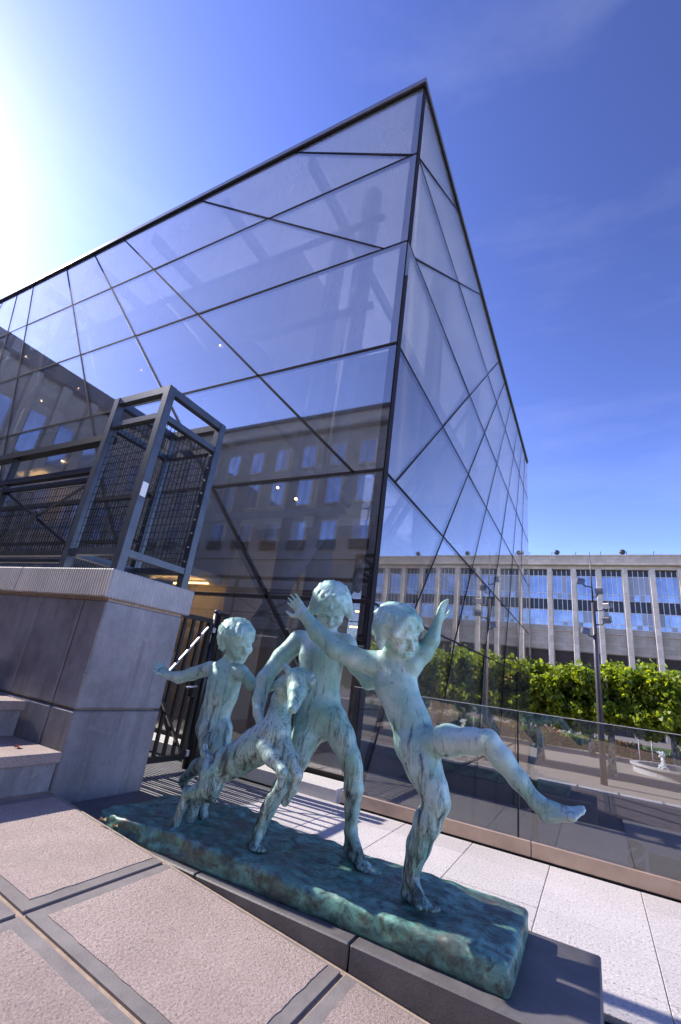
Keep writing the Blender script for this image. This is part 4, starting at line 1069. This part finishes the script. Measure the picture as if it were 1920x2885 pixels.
# --- boy in the middle, stooping over the goat
S = Sculpt(); twh = nrm((C0 - P1(1120, 800, 2.93)) * [1, 1, 0]); fl = (twh, .66)
limb(S, [z1(1128, 955, 2.93, 138), z1(1125, 870, 2.93, 128), z1(1122, 780, 2.93, 120), z1(1128, 660, 2.94, 130), z1(1135, 560, 2.95, 142), z1(1140, 490, 2.96, 112)], .035, fl)
S.cone(P1(1000, 462, 2.96), P1(1285, 482, 2.97), .067, .064, .04)
limb(S, [z1(1150, 480, 2.96, 62), z1(1172, 380, 2.93, 54)], .04)
limb(S, [z1(985, 468, 2.95, 68), z1(880, 565, 2.86, 58), z1(775, 700, 2.77, 50), z1(742, 830, 2.73, 44), z1(735, 915, 2.69, 36)], .025)                  # arm round the goat
hand(S, P1(736, 905, 2.69), P1(752, 1010, 2.66) - P1(736, 905, 2.69), cv(.75, .1, -.6), .185, .32, .12, -1)
limb(S, [z1(1295, 500, 2.98, 66), z1(1350, 610, 3.02, 54), z1(1430, 720, 3.04, 46), z1(1540, 700, 3.02, 36)], .025)                                     # far arm behind the girl
limb(S, [z1(1050, 960, 2.92, 96), z1(1030, 1080, 2.88, 88), z1(990, 1200, 2.84, 70), z1(945, 1290, 2.80, 58)], .03)                                     # left thigh in the picture
limb(S, [z1(945, 1290, 2.80, 58), z1(880, 1390, 2.78, 56), z1(800, 1520, 2.77, 46), z1(742, 1650, 2.76, 40)], .025)
foot(S, P1(738, 1660, 2.76), P1(690, 1728, 2.77), P1(735, 1788, 2.68), .044)
limb(S, [z1(1210, 960, 2.93, 96), z1(1262, 1070, 2.94, 84), z1(1312, 1190, 2.94, 66), z1(1334, 1262, 2.95, 60)], .03)                                   # right thigh in the picture
limb(S, [z1(1334, 1262, 2.95, 60), z1(1338, 1390, 2.97, 62), z1(1328, 1520, 2.985, 48), z1(1318, 1650, 3.0, 42)], .025)
foot(S, P1(1318, 1660, 3.0), P1(1292, 1765, 3.02), P1(1452, 1938, 2.90), .047)
S.cone(P1(1136, 985, 2.90), P1(1136, 900, 2.88), .047, .052, .045)
hs = 140 * .44643 * depth(P1(1195, 250, 2.93)) / F_PX
head(S, P1(1194, 246, 2.92), cv(.02, -.40, .90), cv(.10, .9, .35), hs, [
    (-.68, .0, .35, -.86, -.02, -.30, .24, .20), (.68, .0, .35, .86, .02, -.30, .24, .20), (-.5, -.6, .1, -.55, -.75, -.45, .34, .22), (.5, -.6, .1, .55, -.75, -.45, .34, .22),
    (.15, .45, .75, .62, .55, .10, .20, .16), (-.1, .45, .8, -.6, .52, .20, .20, .14), (0, -.85, .1, 0, -.95, -.45, .35, .22), (.86, .02, -.30, .98, .10, -.42, .15, .07), (-.86, -.02, -.30, -1.0, .05, -.40, .15, .07)])
sculpt_obj('figure', S, .0054, M_BRZ, 'tallest child bending over the goat with bowed head')

# --- dancing girl at the right
S = Sculpt(); twh = nrm((C0 - P2(620, 600, 2.80)) * [1, 1, 0]); fl = (twh, .68)
limb(S, [z2(695, 800, 2.80, 100), z2(675, 720, 2.80, 90), z2(640, 640, 2.80, 88), z2(605, 545, 2.81, 98), z2(588, 465, 2.82, 92)], .03, fl)
S.cone(P2(500, 440, 2.80), P2(672, 450, 2.84), .062, .057, .04)
limb(S, [z2(575, 450, 2.82, 44), z2(578, 395, 2.80, 42)], .03)
limb(S, [z2(490, 445, 2.79, 56), z2(405, 415, 2.74, 50), z2(322, 378, 2.69, 46), z2(240, 300, 2.66, 42), z2(178, 218, 2.63, 28)], .022)                 # arm across the boy
hand(S, P2(182, 222, 2.63), P2(122, 140, 2.62) - P2(182, 222, 2.63), cv(-.55, .35, .75), .165, .16, .12, -1)
limb(S, [z2(682, 448, 2.84, 50), z2(735, 395, 2.87, 42), z2(772, 335, 2.88, 36), z2(802, 240, 2.88, 21)], .022)                                         # raised arm
hand(S, P2(800, 246, 2.88), P2(824, 165, 2.88) - P2(800, 246, 2.88), cv(.75, .0, .65), .138, .22, .06, 1)
limb(S, [z2(690, 830, 2.79, 92), z2(735, 930, 2.78, 84), z2(775, 1020, 2.76, 68), z2(797, 1088, 2.75, 60)], .03)                                        # standing thigh
limb(S, [z2(797, 1088, 2.75, 60), z2(752, 1180, 2.76, 64), z2(710, 1290, 2.765, 56), z2(672, 1425, 2.77, 40)], .025)
foot(S, P2(668, 1440, 2.77), P2(642, 1505, 2.79), P2(775, 1598, 2.68), .049)
limb(S, [z2(765, 815, 2.79, 68), z2(850, 803, 2.74, 70), z2(960, 808, 2.70, 58), z2(1035, 805, 2.67, 50)], .03)                                         # kicking thigh
limb(S, [z2(1035, 805, 2.67, 50), z2(1095, 885, 2.68, 54), z2(1175, 985, 2.69, 44), z2(1255, 1085, 2.70, 35)], .022)
foot(S, P2(1258, 1092, 2.70), P2(1288, 1160, 2.705), P2(1478, 1138, 2.68), .045, cv(.25, 1, .1))
hs = 122 * .60587 * depth(P2(610, 310, 2.80)) / F_PX
head(S, P2(614, 300, 2.77), cv(.48, -.20, .85), cv(.12, .97, .24), hs, [
    (-.70, -.10, .35, -.98, -.45, -.30, .28, .22), (-.98, -.45, -.30, -1.16, -.62, -.34, .20, .08), (-.4, -.7, .2, -.6, -.95, -.40, .36, .24), (.2, -.8, .2, .2, -.98, -.40, .36, .24),
    (.70, .0, .4, .88, .18, -.20, .24, .17), (.88, .18, -.20, .98, .34, -.34, .15, .07), (-.66, .25, .42, -.80, .20, -.10, .22, .16), (.1, .5, .8, .6, .58, .3, .2, .16), (-.1, .5, .8, -.52, .6, .36, .2, .16)])
sculpt_obj('figure', S, .0054, M_BRZ, 'dancing child with arms raised and one leg kicked out')

# --- young goat on its hind legs
S = Sculpt()
limb(S, [z1(455, 1280, 2.66, 92), z1(530, 1238, 2.66, 96), z1(620, 1195, 2.66, 102), z1(720, 1130, 2.66, 110), z1(800, 1070, 2.66, 106), z1(850, 1030, 2.65, 92)], .035, (nrm([.3, -1, 0]), .8))
limb(S, [z1(850, 1040, 2.66, 96), z1(868, 930, 2.69, 74), z1(886, 830, 2.70, 64), z1(930, 755, 2.68, 58)], .03)                                           # neck
limb(S, [z1(985, 728, 2.63, 76), z1(980, 785, 2.58, 64), z1(964, 850, 2.52, 44), z1(953, 888, 2.49, 35)], .012)                                            # head
S.cone(P1(905, 745, 2.65), P1(985, 700, 2.64), .056, .064, .03)
for (x, y, d, r) in ((1040, 690, 2.64, 26), (1060, 700, 2.63, 24), (1000, 680, 2.65, 30), (1070, 730, 2.62, 22)):
    p, r_ = pp(z1(x, y, d, r)); S.cone(p, p + [.01, 0, .02], r_, r_ * .6, .012)
limb(S, [z1(972, 715, 2.60, 22), z1(938, 668, 2.59, 27), z1(908, 618, 2.59, 18)], .008)
limb(S, [z1(905, 640, 2.59, 14), z1(895, 606, 2.59, 12)], .006)                                                                    # ear
limb(S, [z1(1055, 730, 2.63, 20), z1(1085, 715, 2.65, 16)], .012)
p, r_ = pp(z1(962, 770, 2.53, 13)); S.cone(p, p, r_, r_, .008)                                                                                             # eye
limb(S, [z1(780, 1130, 2.60, 62), z1(820, 1200, 2.58, 48), z1(888, 1288, 2.55, 30), z1(872, 1370, 2.56, 24), z1(815, 1455, 2.57, 26), z1(778, 1530, 2.57, 27)], .02)   # near foreleg
limb(S, [z1(900, 1130, 2.64, 60), z1(945, 1215, 2.62, 44), z1(985, 1308, 2.61, 30), z1(958, 1400, 2.63, 25), z1(905, 1478, 2.64, 28)], .02)                    # far foreleg
limb(S, [z1(440, 1290, 2.62, 84), z1(425, 1380, 2.61, 66), z1(360, 1410, 2.60, 46), z1(290, 1418, 2.60, 34), z1(255, 1510, 2.60, 27), z1(215, 1600, 2.60, 25), z1(200, 1650, 2.60, 28)], .022)
S.cone(P1(200, 1648, 2.60), P1(195, 1672, 2.575), .024, .029, .01)
limb(S, [z1(470, 1330, 2.72, 74), z1(440, 1420, 2.74, 52), z1(350, 1450, 2.75, 38), z1(325, 1540, 2.75, 28), z1(288, 1625, 2.75, 27)], .022)                     # far hind leg
S.cone(P1(288, 1622, 2.75), P1(280, 1650, 2.72), .026, .031, .01)
limb(S, [z1(425, 1200, 2.66, 30), z1(395, 1165, 2.66, 24), z1(400, 1125, 2.66, 17)], .015)                                                                # tail
sculpt_obj('goat', S, .0052, M_BRZG, 'young goat rearing on its hind legs, held by the tallest child')

# ================================================================ visitor far off in the garden
S = Sculpt(); vx_, vy_ = -1.75, 45.9
b0 = np.array([vx_, vy_, -1.95])
for s_ in (-1, 1):
    S.chain([b0 + [s_ * .09, 0, .85], b0 + [s_ * .10, -.05, .48], b0 + [s_ * .10, .02, .07]], [.10, .07, .05], .03)
    S.cone(b0 + [s_ * .10, .02, .05], b0 + [s_ * .11, -.17, .04], .05, .04, .03)
    S.chain([b0 + [s_ * .19, 0, 1.38], b0 + [s_ * .25, -.05, 1.12], b0 + [s_ * .16, -.25, 1.05]], [.055, .045, .035], .03)
    for q_ in range(5): S.cone(b0 + [s_ * .16, -.25, 1.05], b0 + [s_ * (.10 + .015 * q_), -.34, 1.02 + .012 * q_], .016, .010, .01)
S.chain([b0 + [0, 0, .88], b0 + [0, 0, 1.15], b0 + [0, 0, 1.38]], [.15, .15, .16], .05, ((0, 1, 0), .65)); S.cone(b0 + [0, 0, 1.4], b0 + [0, 0, 1.52], .055, .055, .03)
S.ell(b0 + [0, -.02, 1.62], np.eye(3), (.085, .10, .125), .02); S.cone(b0 + [0, -.11, 1.61], b0 + [0, -.13, 1.59], .015, .018, .01)
V, F_ = S.mesh(.022)
def person_mat():
    m, nt, b = new_mat('visitor_clothes'); g = N(nt, 'ShaderNodeNewGeometry'); sp = N(nt, 'ShaderNodeSeparateXYZ'); nt.links.new(g.outputs['Position'], sp.inputs[0])
    mr = N(nt, 'ShaderNodeMapRange'); mr.inputs['From Min'].default_value = -1.95; mr.inputs['From Max'].default_value = -.15; nt.links.new(sp.outputs[2], mr.inputs['Value'])
    nt.links.new(ramp(nt, mr.outputs[0], [(0, (.03, .03, .03)), (.05, (.02, .025, .05)), (.50, (.75, .75, .76)), (.80, (.42, .26, .19))], 'CONSTANT'), b.inputs['Base Color']); b.inputs['Roughness'].default_value = .8; return m
pr = np_obj('person', V, F_, person_mat(), None, True); tag(pr, 'distant person in white shirt and dark trousers among the flower beds', 'person')
bm = bmesh.new(); bmesh.ops.create_icosphere(bm, subdivisions=2, radius=.112, matrix=Matrix.Translation(b0 + [0, .02, 1.66]) @ Matrix.Diagonal((.9, 1, 1, 1))); bm_obj('hair', bm, simple('dark_hair', (.03, .02, .015), .6), pr, True)
